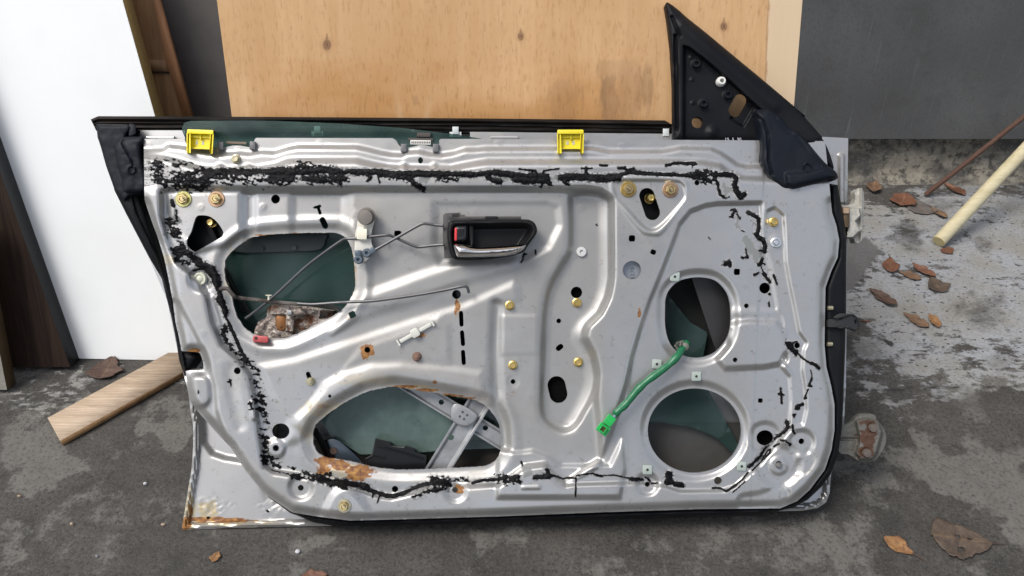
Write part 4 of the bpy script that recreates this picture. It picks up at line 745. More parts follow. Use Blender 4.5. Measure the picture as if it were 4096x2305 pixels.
def h_skin(x, y):
    d = -sdp(SKO, x, y); low = sm((y-1700)/60)
    b = -.078+.006*(1-sm((d-20)/9))*sm((y-1500)/60)+.0035*sm(1-np.abs(d-9)/6)*sm((y-1500)/60)
    mk_ = np.maximum(sm((1150-x)/120), sm((x-3080)/80)); b = b+.022*(mk_*np.clip((y-1640)/420, 0, 1.1)+(1-mk_)*sm((y-1890)/170))
    P = pr(800, 1500, 815, 1770, 850, 1815, 900, 1832, 980, 1845, 1100, 1870, 1100, 1400)
    b = b-.009*sm(.5-sdp(P, x, y)/34)
    st = sm((x-3352)/8)*sm((3382-x)/6)*sm((y-615)/6)*sm((815-y)/6); b = b+.006*st
    return b+.001*(fbm(x/14, y/10, 4, 3)-.5)*blotch([(860, 2030, 80, 40, 1, 3), (1085, 2030, 60, 60, 1, 4)], x, y)*2.2
skin = field('outer_skin', lambda x, y: np.maximum(sdp(SKO, x, y), np.maximum(-sdp(rect(833, 2072, 14, 12), x, y), -sdp(ell(1072, 2044, 8), x, y))), h_skin, (380, 480, 3404, 2130), 6, M_SIL, door, .006,
             {'dust': lambda x, y: x*0, 'rust': lambda x, y: blotch([(745, 2095, 24, 34, .8, 3), (850, 2078, 130, 13, .85, 4), (762, 2040, 10, 60, .55, 5), (960, 2085, 100, 8, .5, 6)], x, y), 'flake': lambda x, y: x*0, 'dirt': lambda x, y: .25*sm((y-2060)/30),
              'yellow': lambda x, y: blotch([(760, 2040, 26, 90, .9, 13), (830, 2040, 46, 44, .9, 14), (900, 2090, 200, 16, .8, 15), (740, 2100, 40, 30, 1, 16)], x, y)})
# the shell that closes the door between the two sheets at its right and lower edge
m = MB(); RIMP = OUT[OUT.index((3318, 745)):]
RIMP = [(x+(CX-x)*.004, y+(CY-y)*.004) for x, y in RIMP]; n = len(RIMP)
P1 = dl(*np.array(RIMP).T, np.full(n, -.02)); P2 = P1.copy(); P2[:, 2] = -.08
m.add(np.concatenate([P1, P2]), [(i, i+1, n+i+1, n+i) for i in range(n-1)]); m.build('door_edge', M_SIL, door)

def m_glass():
    t = NT('green_glass'); tr = t.n('ShaderNodeBsdfTransparent'); tr.inputs[0].default_value = (.30, .5, .45, 1)
    n = t.noise(7, 7, .62); col = t.mix(t.ramp(n, (.36, 0), (.64, 1)), (.013, .030, .028), (.036, .064, .058)); col = t.mix(t.math('MULTIPLY', t.attr('dust'), t.ramp(n, (.38, .35), (.62, 1))), col, (.13, .185, .165))  # lower glass paler: the light reaching it is painted into the colour
    t.set(t.b.inputs['Base Color'], col); t.b.inputs['Roughness'].default_value = .12
    mx = t.n('ShaderNodeMixShader'); t.set(mx.inputs[0], t.math('ADD', .5, t.math('MULTIPLY', n, .3))); t.t.links.new(tr.outputs[0], mx.inputs[1]); t.t.links.new(t.b.outputs[0], mx.inputs[2])
    t.t.links.new(mx.outputs[0], t.out.inputs[0]); return t.m
GLS = crv(pr(727, 520, 736, 494, 760, 484), 3, False)+pr(1000, 482, 1100, 484, 1350, 494, 1600, 512, 1800, 535, 1930, 556, 2300, 640, 2600, 900, 2650, 1150, 2760, 1290, 2830, 1330, 2800, 1500, 2972, 1815, 2935, 1818, 2860, 1745, 2760, 1706, 2650, 1691, 2593, 1698, 2300, 1755, 2000, 1793, 1800, 1800, 1620, 1815, 1440, 1818, 1320, 1740, 1240, 1600, 960, 1290, 880, 1000, 800, 700)
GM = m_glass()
m = MB(); m.plate(pr(2120, 1000, 2290, 780, 2440, 780, 2480, 1690, 2120, 1690), -.040, -.044); m.plate(pr(1820, 1220, 1880, 1220, 1880, 1480, 1820, 1480), -.03, -.034); m.build('reinforcement', simple('reinforcement_black', (.003, .003, .003), .9, Specular_IOR_Level=.05), door)  # black plates added behind the holes to stand in for the shade inside
m = MB(); m.plate(pr(3010, 1100, 3110, 1100, 3250, 1500, 3240, 1780, 3120, 1900, 3010, 1800), -.034, -.038); m.build('reinforcement', bpy.data.materials['reinforcement_black'], door)  # black plate added behind the right-hand holes so they look unlit
m = MB(); P = np.array(GLS); gh = lambda x, y: -.030-.026*sm((np.asarray(y)-480)/500)
fg = field('window_glass', lambda x, y: sdp(GLS, x, y), gh, (716, 474, 2984, 1830), 12, GM, door, .0038, {'dust': lambda x, y: np.clip(sm((y-1350)/250)*(.5+fbm(x/90, y/90, 3, 3))*sm((2500-x)/900+.35)+.5*sm((540-y)/30), 0, 1)})  # mask brightens the low glass, painting in the light that enters there
# top weatherstrip on the outer skin: three ribs along its length
for nm, P, h1, h0 in (('weatherstrip', pr(363, 478, 393, 465, 1100, 468, 1900, 474, 2660, 482, 2690, 500, 2690, 540, 1900, 531, 1618, 525, 1100, 524, 560, 524, 385, 524), -.062, -.075),):
    def hw(x, y, P=P):
        tp = np.interp(x, [363, 393, 1900, 2690], [476, 466, 474, 487]); v = (y-tp)
        return -.062+.005*sm(1-np.abs(v-9)/10)+.003*sm(1-np.abs(v-26)/6)+.0035*sm(1-np.abs(v-42)/8)+.002*(fbm(x/60, y/4, 3, 3)-.5)*.5
    ws = field('weatherstrip', lambda x, y: sdp(P, x, y), hw, (356, 458, 2700, 548), 3.5, WSTR, door, .014)
def h_dome(P, h, r, w): return lambda x, y: h+r*np.sqrt(np.clip(1-(1-np.clip(-sdp(P, x, y)/w, 0, 1))**2, 0, 1))
def dome(name, P, h, r, w, mat, parent, st=4, rim=.004, extra=None):
    P = [tuple(p) for p in P]; A = np.array(P); f = h_dome(P, h, r, w)
    g = (lambda x, y: f(x, y)+extra(x, y)) if extra else f
    return field(name, lambda x, y: sdp(P, x, y), g, (A[:, 0].min()-st*2, A[:, 1].min()-st*2, A[:, 0].max()+st*2, A[:, 1].max()+st*2), st, mat, parent, rim)
SEAL = pr(3318, 735, 3350, 740, 3368, 830, 3380, 900, 3386, 985, 3386, 1100, 3385, 1250, 3381, 1400, 3376, 1520, 3372, 1640, 3367, 1720, 3352, 1820, 3322, 1900, 3284, 1950, 3231, 2000, 3174, 2030, 3110, 2046, 3026, 2063, 2700, 2072, 2300, 2081, 2000, 2091, 1700, 2100, 1400, 2106, 1330, 2104, 1250, 2088, 1160, 2052, 1080, 1994, 1000, 1905, 940, 1812, 950, 1808, 1010, 1890, 1090, 1975, 1170, 2030, 1264, 2060, 1400, 2076, 2000, 2060, 2800, 2031, 3003, 2029, 3121, 2028, 3189, 1998, 3239, 1952, 3299, 1872, 3322, 1800, 3332, 1720, 3334, 1620, 3321, 1545, 3302, 1470, 3296, 1380, 3297, 1250, 3299, 1150, 3322, 1085, 3346, 1030, 3352, 960, 3340, 900, 3322, 850)
dome('door_seal', SEAL, -.030, .016, 26, BLKR, door, 4, .03)
WEDGE = pr(440, 690, 458, 763, 502, 850, 600, 1037, 647, 1115, 668, 1200, 684, 1260, 706, 1370, 716, 1440, 738, 1505, 752, 1500, 770, 1470, 800, 1420, 742, 1400, 720, 1370, 702, 1280, 690, 1210, 664, 1098, 642, 1025, 596, 890, 560, 780, 520, 720)
dome('pillar_seal', WEDGE, -.045, .012, 30, BLKR, door, 4, .02, lambda x, y: .006*sm(1-np.abs(x-np.interp(y, [700, 850, 1040, 1200, 1500], [500, 540, 630, 685, 745]))/7))
# rubber end cap at the upper left
CAPB = q(1, 275, 310, 690, 318, 690, 420, 660, 480, 780, 480, 860, 500, 830, 640, 880, 800, 930, 1080, 900, 1200, 700, 1250, 640, 1310, 570, 1240, 510, 1160, 400, 850, 330, 600, 290, 480)
CAP = q(1, 505, 570, 600, 490, 655, 475, 850, 474, 890, 500, 880, 560, 850, 610, 870, 760, 900, 900, 932, 1090, 920, 1160, 870, 1195, 760, 1200, 630, 1185, 610, 1060, 570, 920, 530, 780)
capb = dome('end_cap', CAPB, -.034, .008, 16, BLUR, door, 4, .03, lambda x, y: .004*(fbm(x/60, y/60, 3, 3)-.5))
capt = dome('cap_boot', crv(CAP, 3), -.022, .010, 22, BLUR, capb, 4, .012, lambda x, y: -.0028*sm(1-dpl(q(1, 640, 500, 605, 560, 650, 640, 740, 800, 750, 860), x, y)/7)+.003*sm(1-np.abs(np.hypot(x-525, y-680)-15)/4)+.004*(fbm(x/50, y/40, 5, 3)-.5))
m = MB(); m.plate(crv(q(1, 690, 316, 770, 322, 785, 420, 760, 450, 700, 470, 690, 420), 3), -.026, -.05, 4); m.plate(crv(q(1, 590, 345, 690, 330, 690, 380, 640, 440, 600, 400), 3), -.024, -.034, 5); m.build('cap_tab', BLUR, capb)

# mirror triangle (sail) with its bushings and holes
SAIL = q(17, 318, 62, 330, 34, 350, 28, 400, 58, 490, 128, 560, 195, 800, 385, 1100, 635, 1400, 882, 1600, 1050, 1820, 1238, 1950, 1350)+q(4, 1620, 60, 1760, 190, 1880, 320, 1975, 430, 1900, 520, 1300, 560, 1200, 475, 262, 470, 268, 300)+q(17, 412, 1450, 410, 1000, 385, 560, 350, 260)
SH = [pill(*q(17, 1205, 1155, 1135, 1280)[0], *q(17, 1205, 1155, 1135, 1280)[1], 27), ell(2790, 490, 23), ell(2883, 327, 9), ell(2786, 261, 10), ell(2813, 416, 10), ell(2912, 382, 10)]
hyp = q(17, 350, 60, 700, 350, 1100, 680, 1500, 1020, 1900, 1380); hin = q(17, 480, 420, 560, 530, 740, 660, 1000, 880, 1300, 1170, 1500, 1300)
def h_sail(x, y):
    inner = q(17, 540, 540, 600, 560, 760, 680, 1020, 900, 1330, 1190, 1450, 1300, 1400, 1700, 540, 1700)
    h = -.018-.012*sm(.5-sdp(inner, x, y)/16)
    d = -sdp(SAIL, x, y); h = h-.010*(1-np.sqrt(np.clip(1-(1-np.clip(d/34, 0, 1))**2, 0, 1)))
    h = h-.004*sm(1-np.abs(dpl(hyp, x, y)-52)/16)*0+.004*sm(1-dpl(q(17, 520, 300, 800, 540, 1200, 880, 1600, 1220), x, y)/40)
    h = h-.006*sm(1-dpl(q(17, 440, 420, 450, 900, 455, 1500), x, y)/12)-.004*sm(1-dpl(q(17, 400, 200, 490, 420), x, y)/10)
    h = h+.004*sm(1-np.hypot(x-2850, y-528)/36)-.006*sm(.5-sdp(rect(*q(17, 1225, 1300)[0], 60, 100, 30), x, y)/10)
    for bx, by in q(17, 680, 745, 765, 1205, 1045, 1105): h = h+.005*sm(1.4-np.hypot(x-bx, y-by)/16)
    for bx, by in q(17, 622, 665, 632, 925, 640, 1195): h = h+.0015*sm(1.6-np.hypot(x-bx, y-by)/7)
    return h
sail = field('mirror_triangle', lambda x, y: np.maximum(sdp(SAIL, x, y), -np.minimum.reduce([sdp(p, x, y) for p in SH])), h_sail, (2650, 4, 3300, 600), 3.5, BLKR, door, .01)
for bx, by in q(17, 680, 745, 765, 1205, 1045, 1105):
    m = MB(); m.lathe(bx, by, h_sail(np.array([bx]), np.array([by]))[0], [(17, 0), (17, .002), (14, .004), (10.5, .004), (10, -.004)], 20); m.build('bushing', BLUR, sail)
m = MB(); x, y = q(17, 962, 955)[0]; m.lathe(x, y, -.030, [(20, 0), (20, .004), (17, .008), (14, .0095), (9, .0095), (9, .001)], 22)
m.build('white_bushing', simple('white_nylon', (.62, .62, .58), .4, var=.1), sail)
# corner boot
BOOT = crv(q(4, 1200, 122, 1280, 108, 1360, 100, 1430, 140, 1500, 205, 1600, 328, 1690, 370, 1780, 455, 1900, 600, 2000, 715, 2090, 790, 2140, 840, 2146, 900, 2070, 935, 1850, 985, 1640, 1040, 1560, 1054, 1480, 1024, 1400, 950, 1330, 870, 1280, 790, 1250, 690, 1262, 560, 1255, 450, 1240, 330, 1215, 220), 3)
m_ = MB()
def h_boot(x, y):
    h = .004*(fbm(x/90, y/90, 2, 3)-.5)
    h = h+.008*sm(.5-sdp(q(4, 1560, 850, 1800, 830, 2000, 780, 2140, 840, 2140, 910, 1640, 1035, 1570, 950), x, y)/22)
    h = h-.004*sm(1-dpl(q(4, 1220, 190, 1300, 250, 1350, 400, 1360, 700, 1400, 850), x, y)/10)+.003*sm(1-np.abs(np.hypot(x-3230, y-671)-16)/4)
    h = h+.006*sm(1-dpl(q(4, 1480, 200, 1620, 340, 1720, 400, 1850, 580, 1990, 740), x, y)/14)
    return h
dome('corner_boot', BOOT, -.016, .018, 34, BLUR, door, 4, .02, h_boot)
dome('boot_flap', crv(q(4, 1850, 300, 1920, 380, 1990, 470, 2040, 570, 2080, 680, 2105, 790, 2060, 770, 2000, 700, 1960, 620, 1920, 500, 1900, 400), 3), -.03, .008, 16, BLKR, door, 4, .02)

# ------------------------------------------------------------------ inside the door
STEEL = simple('galvanised_steel', (.27, .275, .28), .45, .5, .35, 60, .35, .001, .85, (.075, .062, .05))
DKPL = simple('black_plastic', (.005, .005, .006), .42, var=.3, sc=80, bump=.1, grime=.2, gc=(.02, .018, .017), Specular_IOR_Level=.25)
def arm(name, a, b, w, hh, holes=(), par=door, mat=STEEL, lip=.004):
    L = math.hypot(b[0]-a[0], b[1]-a[1]); ang = math.degrees(math.atan2(b[1]-a[1], b[0]-a[0])); P = rect((a[0]+b[0])/2, (a[1]+b[1])/2, L, w, ang, w*.2, 5)
    ux, uy = (b[0]-a[0])/L, (b[1]-a[1])/L
    f = lambda x, y: hh+lip*sm((np.abs(-(x-a[0])*uy+(y-a[1])*ux)-w*.32)/6)
    A = np.array(P)
    return field(name, lambda x, y: np.maximum(sdp(P, x, y), -np.minimum.reduce([sdp(ell(*h_), x, y) for h_ in holes]) if holes else -1e9), f, (A[:, 0].min()-6, A[:, 1].min()-6, A[:, 0].max()+6, A[:, 1].max()+6), 4, mat, par, .004)
a1 = arm('regulator_arm', q(14, 900, -60)[0], q(14, 2300, 800)[0], 70, -.040, [(*q(14, 1490, 288)[0], 11), (*q(14, 1955, 560)[0], 11)])
a2 = arm('regulator_arm', q(14, 1960, 180)[0], q(14, 1330, 1200)[0], 92, -.032, [(*q(14, 1593, 660)[0], 12)])
m = MB(); c = q(14, 1725, 435)[0]; m.plate(crv(q(14, 1600, 340, 1650, 300, 1760, 340, 1850, 400, 1870, 450, 1800, 530, 1720, 545, 1620, 500, 1590, 430), 3), -.022, -.032, 7)
m.build('pivot_plate', STEEL, a2); m = MB()
for px_, py_ in q(14, 1715, 392, 1762, 425, 1730, 466, 1685, 438): m.lathe(px_, py_, -.0222, [(5.5, 0), (5, .0008)], 12)
m.build('rivet', simple('rivet_dark', (.05, .05, .05), .6), a2)
m = MB(); m.plate(crv(q(14, 285, 700, 330, 675, 380, 680, 450, 720, 640, 900, 680, 960, 520, 960, 400, 900, 330, 800), 3), -.045, -.055, 6); m.build('glass_guide', simple('blue_steel', (.05, .066, .085), .4, .5, .25, 60), door)
m = MB(); m.lathe(*q(14, 355, 800)[0], -.0448, [(15, 0), (15, .001)], 16); m.build('rivet_hole', simple('rust_dark', (.05, .03, .02), .8), door)
m = MB(); P = q(14, 795, 668, 965, 705, 960, 745, 1090, 760, 1110, 742, 1215, 775, 1215, 815, 1340, 850, 1330, 1060, 640, 1060, 700, 930, 690, 880, 760, 840)
m.plate(P, -.034, -.06, 4); m.plate(q(14, 815, 735, 895, 755, 890, 780, 812, 762), -.0325, -.036, 1); m.tube([(*p, -.033) for p in q(14, 890, 770, 1000, 800, 1150, 840, 1300, 890)], .0012, 6); m.tube([(*p, -.033) for p in q(14, 690, 895, 770, 855, 860, 880, 900, 870)], .0011, 6)
m.build('regulator_motor_cover', DKPL, door, ang=25)
m = MB(); m.plate(q(14, 110, 560, 180, 560, 400, 930, 300, 930), -.05, -.06, 3); m.build('glass_run_channel', WSTR, door)
m = MB(); m.plate(q(5, 960, 870, 985, 880, 1300, 1460, 1260, 1460), -.046, -.05); m.plate(q(5, 940, 900, 960, 900, 1230, 1460, 1190, 1460), -.048, -.055); m.build('latch_channel', WSTR, door)
# dark slanting brace and duct behind the upper speaker opening
m = MB(); m.plate(q(8, 200, 970, 800, 970, 800, 2150, 590, 2150), -.044, -.054, 4); m.build('door_beam', simple('dark_brace', (.009, .008, .0085), .5, var=.2), door)
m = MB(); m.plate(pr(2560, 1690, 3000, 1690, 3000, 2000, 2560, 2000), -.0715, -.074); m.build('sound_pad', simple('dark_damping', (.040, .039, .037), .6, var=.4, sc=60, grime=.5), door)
m = MB(); m.plate(pr(2580, 1060, 3020, 1060, 3020, 1480, 2580, 1480), -.0705, -.074); m.build('sound_pad', simple('black_damping', (.010, .0105, .010), .75, var=.4, sc=40, Specular_IOR_Level=.15), door)  # black sheet added so the upper speaker opening looks shaded inside
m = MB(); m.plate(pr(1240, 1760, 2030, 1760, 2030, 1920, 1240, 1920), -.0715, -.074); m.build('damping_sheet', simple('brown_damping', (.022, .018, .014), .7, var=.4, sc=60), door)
m = MB(); m.plate(crv(q(5, 1020, 430, 2180, 420, 2260, 520, 2190, 640, 1900, 670, 1020, 670), 3), -.05, -.068, 5); m.plate(q(5, 1400, 605, 1460, 605, 1460, 655, 1400, 655), -.047, -.05); m.plate(q(5, 1830, 595, 1885, 595, 1885, 645, 1830, 645), -.047, -.05)
m.build('outer_handle_back', simple('handle_back', (.014, .02, .02), .5, var=.2), door)
m = MB(); m.plate(crv(TRH, 1), -.038, -.05, 0); m.tube([(*q(5, 690, 190)[0], -.032), (*q(5, 860, 560)[0], -.032)], .006, 8); m.build('channel_cover', DKPL, door)
# latch, caked with grease and rust
def m_latch():
    t = NT('rusty_latch'); n = t.noise(120, 6, .7, dist=1.2); n2 = t.noise(40, 4)
    c = t.ramp(n, (.3, (.015, .01, .01)), (.42, (.12, .085, .08)), (.47, (.42, .37, .30)), (.53, (.16, .105, .11)), (.58, (.5, .46, .38)), (.7, (.56, .53, .46)))
    c = t.mix(t.ramp(n2, (.56, 0), (.64, 1)), c, (.12, .045, .015)); t.bump(n, .9, .004); return t.done(c, .6, .15)
LAT = q(21, 690, 360, 980, 370, 1300, 380, 1960, 480, 1960, 600, 1500, 820, 1050, 1010, 700, 1060, 340, 1000, 350, 880, 420, 720, 600, 610, 610, 420)
def h_lat(x, y): 
    h = -.030+.012*(fbm(x/34, y/26, 7, 4, .55)-.5)
    for P, d in ((q(21, 690, 360, 1300, 390, 1440, 580, 690, 560), .008), (q(21, 1000, 570, 1180, 570, 1150, 930, 990, 900), .009), (q(21, 790, 590, 1000, 590, 1000, 880, 830, 880), -.006), (q(21, 1230, 420, 1650, 470, 1450, 600, 1230, 560), .006), (q(21, 1720, 480, 1960, 500, 1960, 620, 1700, 640), -.012)):
        h = h+d*sm(.5-sdp(P, x, y)/6)
    return h
lat = field('latch', lambda x, y: sdp(LAT, x, y), h_lat, (1000, 1205, 1345, 1370), 3, m_latch(), door, .02)
m = MB(); m.plate(crv(q(21, 800, 590, 990, 590, 1000, 760, 960, 880, 830, 870, 785, 750), 3), -.0265, -.034, 2); m.lathe(*q(21, 900, 812)[0], -.0265, [(6, 0), (6, .0008), (3.5, .001), (3.5, -.0005)], 14); m.build('brass_plate', simple('brown_brass', (.16, .065, .016), .4, .4, .4, 90), lat)
m = MB(); m.plate(rect(*q(21, 1065, 520)[0], 20, 18, 0, 3), -.012, -.02, 2); m.build('pawl', STEEL, lat)
m = MB(); m.plate(rect(*q(21, 475, 1065)[0], 62, 27, 5, 8), -.004, -.016, 3); m.build('red_clip', simple('red_plastic', (.38, .06, .06), .45, var=.35, sc=80), lat)
m = MB(); m.lathe(*q(21, 385, 1045)[0], -.0045, [(7, 0), (7, .001)], 12); m.build('pin_hole', simple('pin_dark', (.05, .012, .012), .7), lat)
# rods
RODM = simple('rod_steel', (.085, .085, .09), .42, .6, .2, 90, .2); RODR = simple('rod_rusty', (.045, .035, .03), .7, .3, .5, 220, .6, .001, .3, (.35, .33, .3))
hz = lambda x, y, d: float(H(np.array([x]), np.array([y]))[0])+d
def rod(name, pts, r, mat, n=6): 
    P = crv([(a, b) for a, b, _ in pts], n, False); t = np.linspace(0, 1, len(P)); hh = np.interp(t, np.linspace(0, 1, len(pts)), [p[2] for p in pts])
    m = MB(); m.tube([(P[i][0], P[i][1], hh[i]) for i in range(len(P))], r, 8); return m.build(name, mat, door)
rod('latch_rod', [(*p, h) for p, h in zip(q(5, 905, 1148, 970, 1140, 1010, 1155, 1080, 1235, 1150, 1262, 1400, 1290, 1700, 1325, 2000, 1345, 2300, 1365, 2440, 1420), (.002, .004, .004, .002, -.006, -.012, -.014, -.014, -.014, -.016))], .0029, RODR)
rod('latch_rod', [(*p, h) for p, h in zip(q(5, 1900, 1335, 2100, 1345, 2400, 1325)+q(6, 0, 1315, 300, 1300, 600, 1262, 900, 1218, 1200, 1165, 1420, 1118, 1480, 1113, 1512, 1130, 1530, 1195), (-.012, -.010, -.004, .002, .004, .004, .004, .004, .005, .005, .005, .003))], .0021, RODM)
rod('handle_rod', [(*p, h) for p, h in zip(q(6, 1200, 333, 1090, 322, 980, 305, 930, 308, 860, 340, 640, 465, 340, 635, 290, 665), (.010, .008, .008, .008, .007, .006, .006, .005))], .0021, RODM)
rod('handle_rod', [(*p, h) for p, h in zip(q(6, 1210, 578, 1090, 585, 900, 605, 840, 598, 700, 540, 560, 475, 480, 455, 300, 470, 100, 492, -30, 500, -100, 520)+q(5, 2300, 640, 2000, 870, 1600, 1240, 1350, 1440)+q(9, 1230, 240), (.010, .007, .004, .004, .003, .002, .004, .004, .004, .002, -.002, -.006, -.016, -.024, -.028, -.03))], .0021, RODM)
m = MB(); x, y = q(21, 640, 205)[0]; m.plate(rect(x, y, 7, 22, 3), -.004, -.012, 1); m.plate(rect(x, y-8, 24, 4), -.003, -.006); m.build('rod_clip', simple('cream_plastic', (.50, .48, .38), .5), door)
# bell crank
NYL = simple('aged_nylon', (.55, .54, .49), .45, var=.12, sc=30, bump=.1, grime=.5, gc=(.25, .18, .10))
CRK = q(6, 110, 250, 220, 100, 330, 190, 325, 240, 290, 370, 275, 470, 280, 560, 300, 640, 240, 760, 160, 815, 80, 815, 55, 720, 60, 560, 65, 450, 90, 330)
m = MB(); m.plate(crv(CRK, 2), .002, -.006, 4); crank = m.build('bell_crank', NYL, door)
m = MB(); x, y = q(6, 222, 210)[0]; m.lathe(x, y, .002, [(33, 0), (34, .004), (33, .005)], 30); x, y = q(6, 213, 222)[0]; m.lathe(x, y, .006, [(31, 0), (31, .007), (29, .0082), (10, .0086), (1, .0086)], 30, tx=-.1, ty=-.1); m.build('pivot_bolt', simple('pivot_steel', (.16, .145, .13), .45, .6, .25, 70), crank)
m = MB(); m.plate(rect(*q(6, 155, 440)[0], 40, 44, 3, 4), .0105, .002, 3); m.plate(rect(*q(6, 140, 375)[0], 24, 14, 3), .009, .002, 2); m.build('rod_clip', simple('cream_clip', (.66, .62, .50), .4, var=.08), crank)
BLC = simple('blue_grey_plastic', (.075, .10, .125), .4, var=.15); m = MB()
for c, dx, dy, w_ in ((q(6, 225, 685)[0], 14, -10, 35), (q(6, 117, 770)[0], -4, -25, 0)):
    m.lathe(*c, .002, [(18, 0), (18, .006), (15, .0075), (7, .0075), (6, .004)], 20); m.plate(rect(c[0]+dx*1.3, c[1]+dy*1.1, 26, 22, w_*-1), .009, .003, 3)
m.build('rod_end', BLC, crank)
# ------------------------------------------------------------------ inside door handle
HB = DKPL
m = MB(); m.plate(q(6, 1200, 200, 1230, 172, 1420, 162, 1425, 190, 1480, 192, 1480, 215, 2205, 212, 2205, 250, 1330, 260, 1330, 745, 1215, 750, 1210, 610, 1195, 560), .004, -.008, 3)
base = m.build('handle_base', simple('dusty_black_plastic', (.022, .021, .021), .6, var=.3, grime=.45, gc=(.09, .08, .07)), door)
SLB = simple('slot_black', (.006, .006, .006), .7)
m = MB(); m.plate(rect(*q(6, 1357, 196)[0], 28, 11, -3), .0048, .003, 0); m.build('base_slot', SLB, base)
m = MB(); m.plate(rect(*q(6, 1820, 235)[0], 50, 16, 0, 3), .0062, .003, 2); m.build('screw_tab', HB, base)
FR = crv(q(6, 1262, 300, 1300, 262, 1500, 255, 2200, 250, 2320, 262, 2385, 310, 2410, 390, 2385, 460, 2285, 595, 2245, 660, 2100, 715, 1900, 748, 1640, 772, 1400, 772, 1320, 745, 1280, 660, 1255, 540, 1250, 400), 3)
FI = crv(q(6, 1330, 320, 1400, 300, 1900, 290, 2250, 290, 2340, 320, 2372, 380, 2350, 450, 2260, 580, 2220, 640, 2080, 690, 1880, 722, 1420, 740, 1350, 715, 1310, 620, 1295, 480, 1300, 380), 3)
def h_fr(x, y):
    d = sdp(FI, x, y); return .014-.024*sm(.5-(d+14)/30)-.004*sm(.5-(-sdp(FR, x, y)-6)/8)
fr = field('handle_bezel', lambda x, y: sdp(FR, x, y), h_fr, (1776, 866, 2160, 1052), 3, HB, door, .014)
LV = crv(q(6, 1325, 575, 1335, 560, 1480, 566, 1560, 592, 1700, 602, 2000, 585, 2240, 566, 2266, 580, 2262, 610, 2225, 655, 2120, 702, 1950, 730, 1700, 742, 1420, 742, 1370, 725, 1340, 665), 3)
def m_chrome():
    t = NT('chrome'); n = t.noise(40, 3); return t.done(t.mix(n, (.60, .58, .57), (.66, .64, .63)), .08, 1.0)
lvP = LV
dome('release_lever', LV, .013, .016, 34, m_chrome(), fr, 3, .006)
BT = crv(q(6, 1330, 330, 1345, 310, 1490, 305, 1530, 330, 1530, 480, 1505, 540, 1460, 552, 1345, 553, 1325, 530, 1322, 400), 3)
bt = dome('lock_button', BT, -.004, .018, 22, simple('gloss_black', (.012, .012, .014), .22, var=.2, bump=0), fr, 3, .01)
m = MB(); m.plate(rect(*q(6, 1362, 442)[0], 9, 51, 1, 3), .0152, .008, 1); m.build('red_mark', simple('red_paint', (.55, .03, .035), .4, var=.05), bt)
m = MB(); m.plate(q(6, 1530, 300, 1590, 290, 1590, 560, 1560, 590, 1535, 480), .004, -.012, 3); m.build('lever_stop', HB, fr)
m = MB(); m.lathe(*q(6, 1812, 300)[0], -.004, [(8, 0), (8, .004), (3, .005)], 12); m.build('screw', simple('olive_screw', (.06, .07, .02), .4, .5), fr)
# ------------------------------------------------------------------ fasteners and clips on the panel
GOLD = simple('yellow_zinc', (.62, .46, .16), .28, .9, .2, 160, .15, .0004, .35, (.30, .14, .05)); GOLD2 = simple('worn_zinc', (.52, .35, .22), .35, .8, .3, 160, .15, .0004, .5, (.16, .08, .05)); GRN = simple('green_zinc', (.50, .47, .20), .3, .85, .2, 160, .15)
RSTB = simple('rusted_bolt', (.20, .12, .09), .6, .4, .3, 200, .3); PALE = simple('pale_zinc', (.46, .42, .28), .35, .8, .25, 160, .2); SILB = simple('bright_steel', (.62, .63, .64), .3, .9, .1, 160, .1)
NUTB = simple('bright_zinc', (.72, .58, .30), .25, .9, .15, 160, .1, .0004, .3, (.3, .18, .08)); SLOT = simple('slot_dark', (.05, .035, .015), .6)
def bolt(x, y, r, mat, kind, rot=0, name=None, lean=0):
    h = hz(x, y, -.0004); k = r/20
    lx, ly = -(x-CX)/F_PX*lean, (y-CY)/F_PX*lean
    m = MB()
    if kind == 'flange':        # flanged hex head
        m.lathe(x, y, h, [(r, 0), (r, .0012), (r*.93, .0022), (r*.72, .003)], 26)
        m.lathe(x, y, h+.0026, [(r*.75, 0), (r*.75, .0042), (r*.62, .0052), (r*.5, .0052), (r*.46, .0046)], 6, rot)
    elif kind == 'nut':         # washer, then a hex nut with its slotted stud
        m.lathe(x, y, h, [(r, 0), (r, .0016), (r*.94, .0022), (r*.7, .0022), (r*.68, .0012)], 32); w_ = m.build(name or 'bolt', mat, door, ang=30)
        m = MB(); m.lathe(x, y, h+.001, [(r*.66, 0), (r*.66, .0058), (r*.57, .0068), (r*.40, .0068), (r*.38, .004)], 6, rot, lx*-1, ly); m.build('hex_nut', NUTB, w_, ang=30)
        m = MB(); m.lathe(x, y, h+.004, [(r*.33, 0), (r*.33, .0046), (r*.27, .0054)], 16, 0, lx*-1, ly); s_ = m.build('stud', NUTB, w_, ang=30)
        m = MB(); m.plate(rect(x+lx*-1*.009/PX*0, y, r*.52, r*.14, math.degrees(rot+.6)), h+.0099, h+.0089); m.build('slot', SLOT, s_); return w_
    elif kind == 'small':
        m.lathe(x, y, h, [(r, 0), (r, .002), (r*.9, .003)], 24); m.lathe(x, y, h+.0025, [(r*.8, 0), (r*.8, .0045), (r*.68, .0055)], 6, rot); m.lathe(x, y, h+.0045, [(r*.42, 0), (r*.42, .0042), (r*.3, .0052)], 14)
    elif kind == 'washer': m.lathe(x, y, h, [(r, 0), (r, .0016), (r*.9, .0022), (r*.62, .0025), (r*.55, .0015), (r*.42, .0008), (r*.4, .003), (r*.2, .003)], 28)
    return m.build(name or 'bolt', mat, door, ang=30)
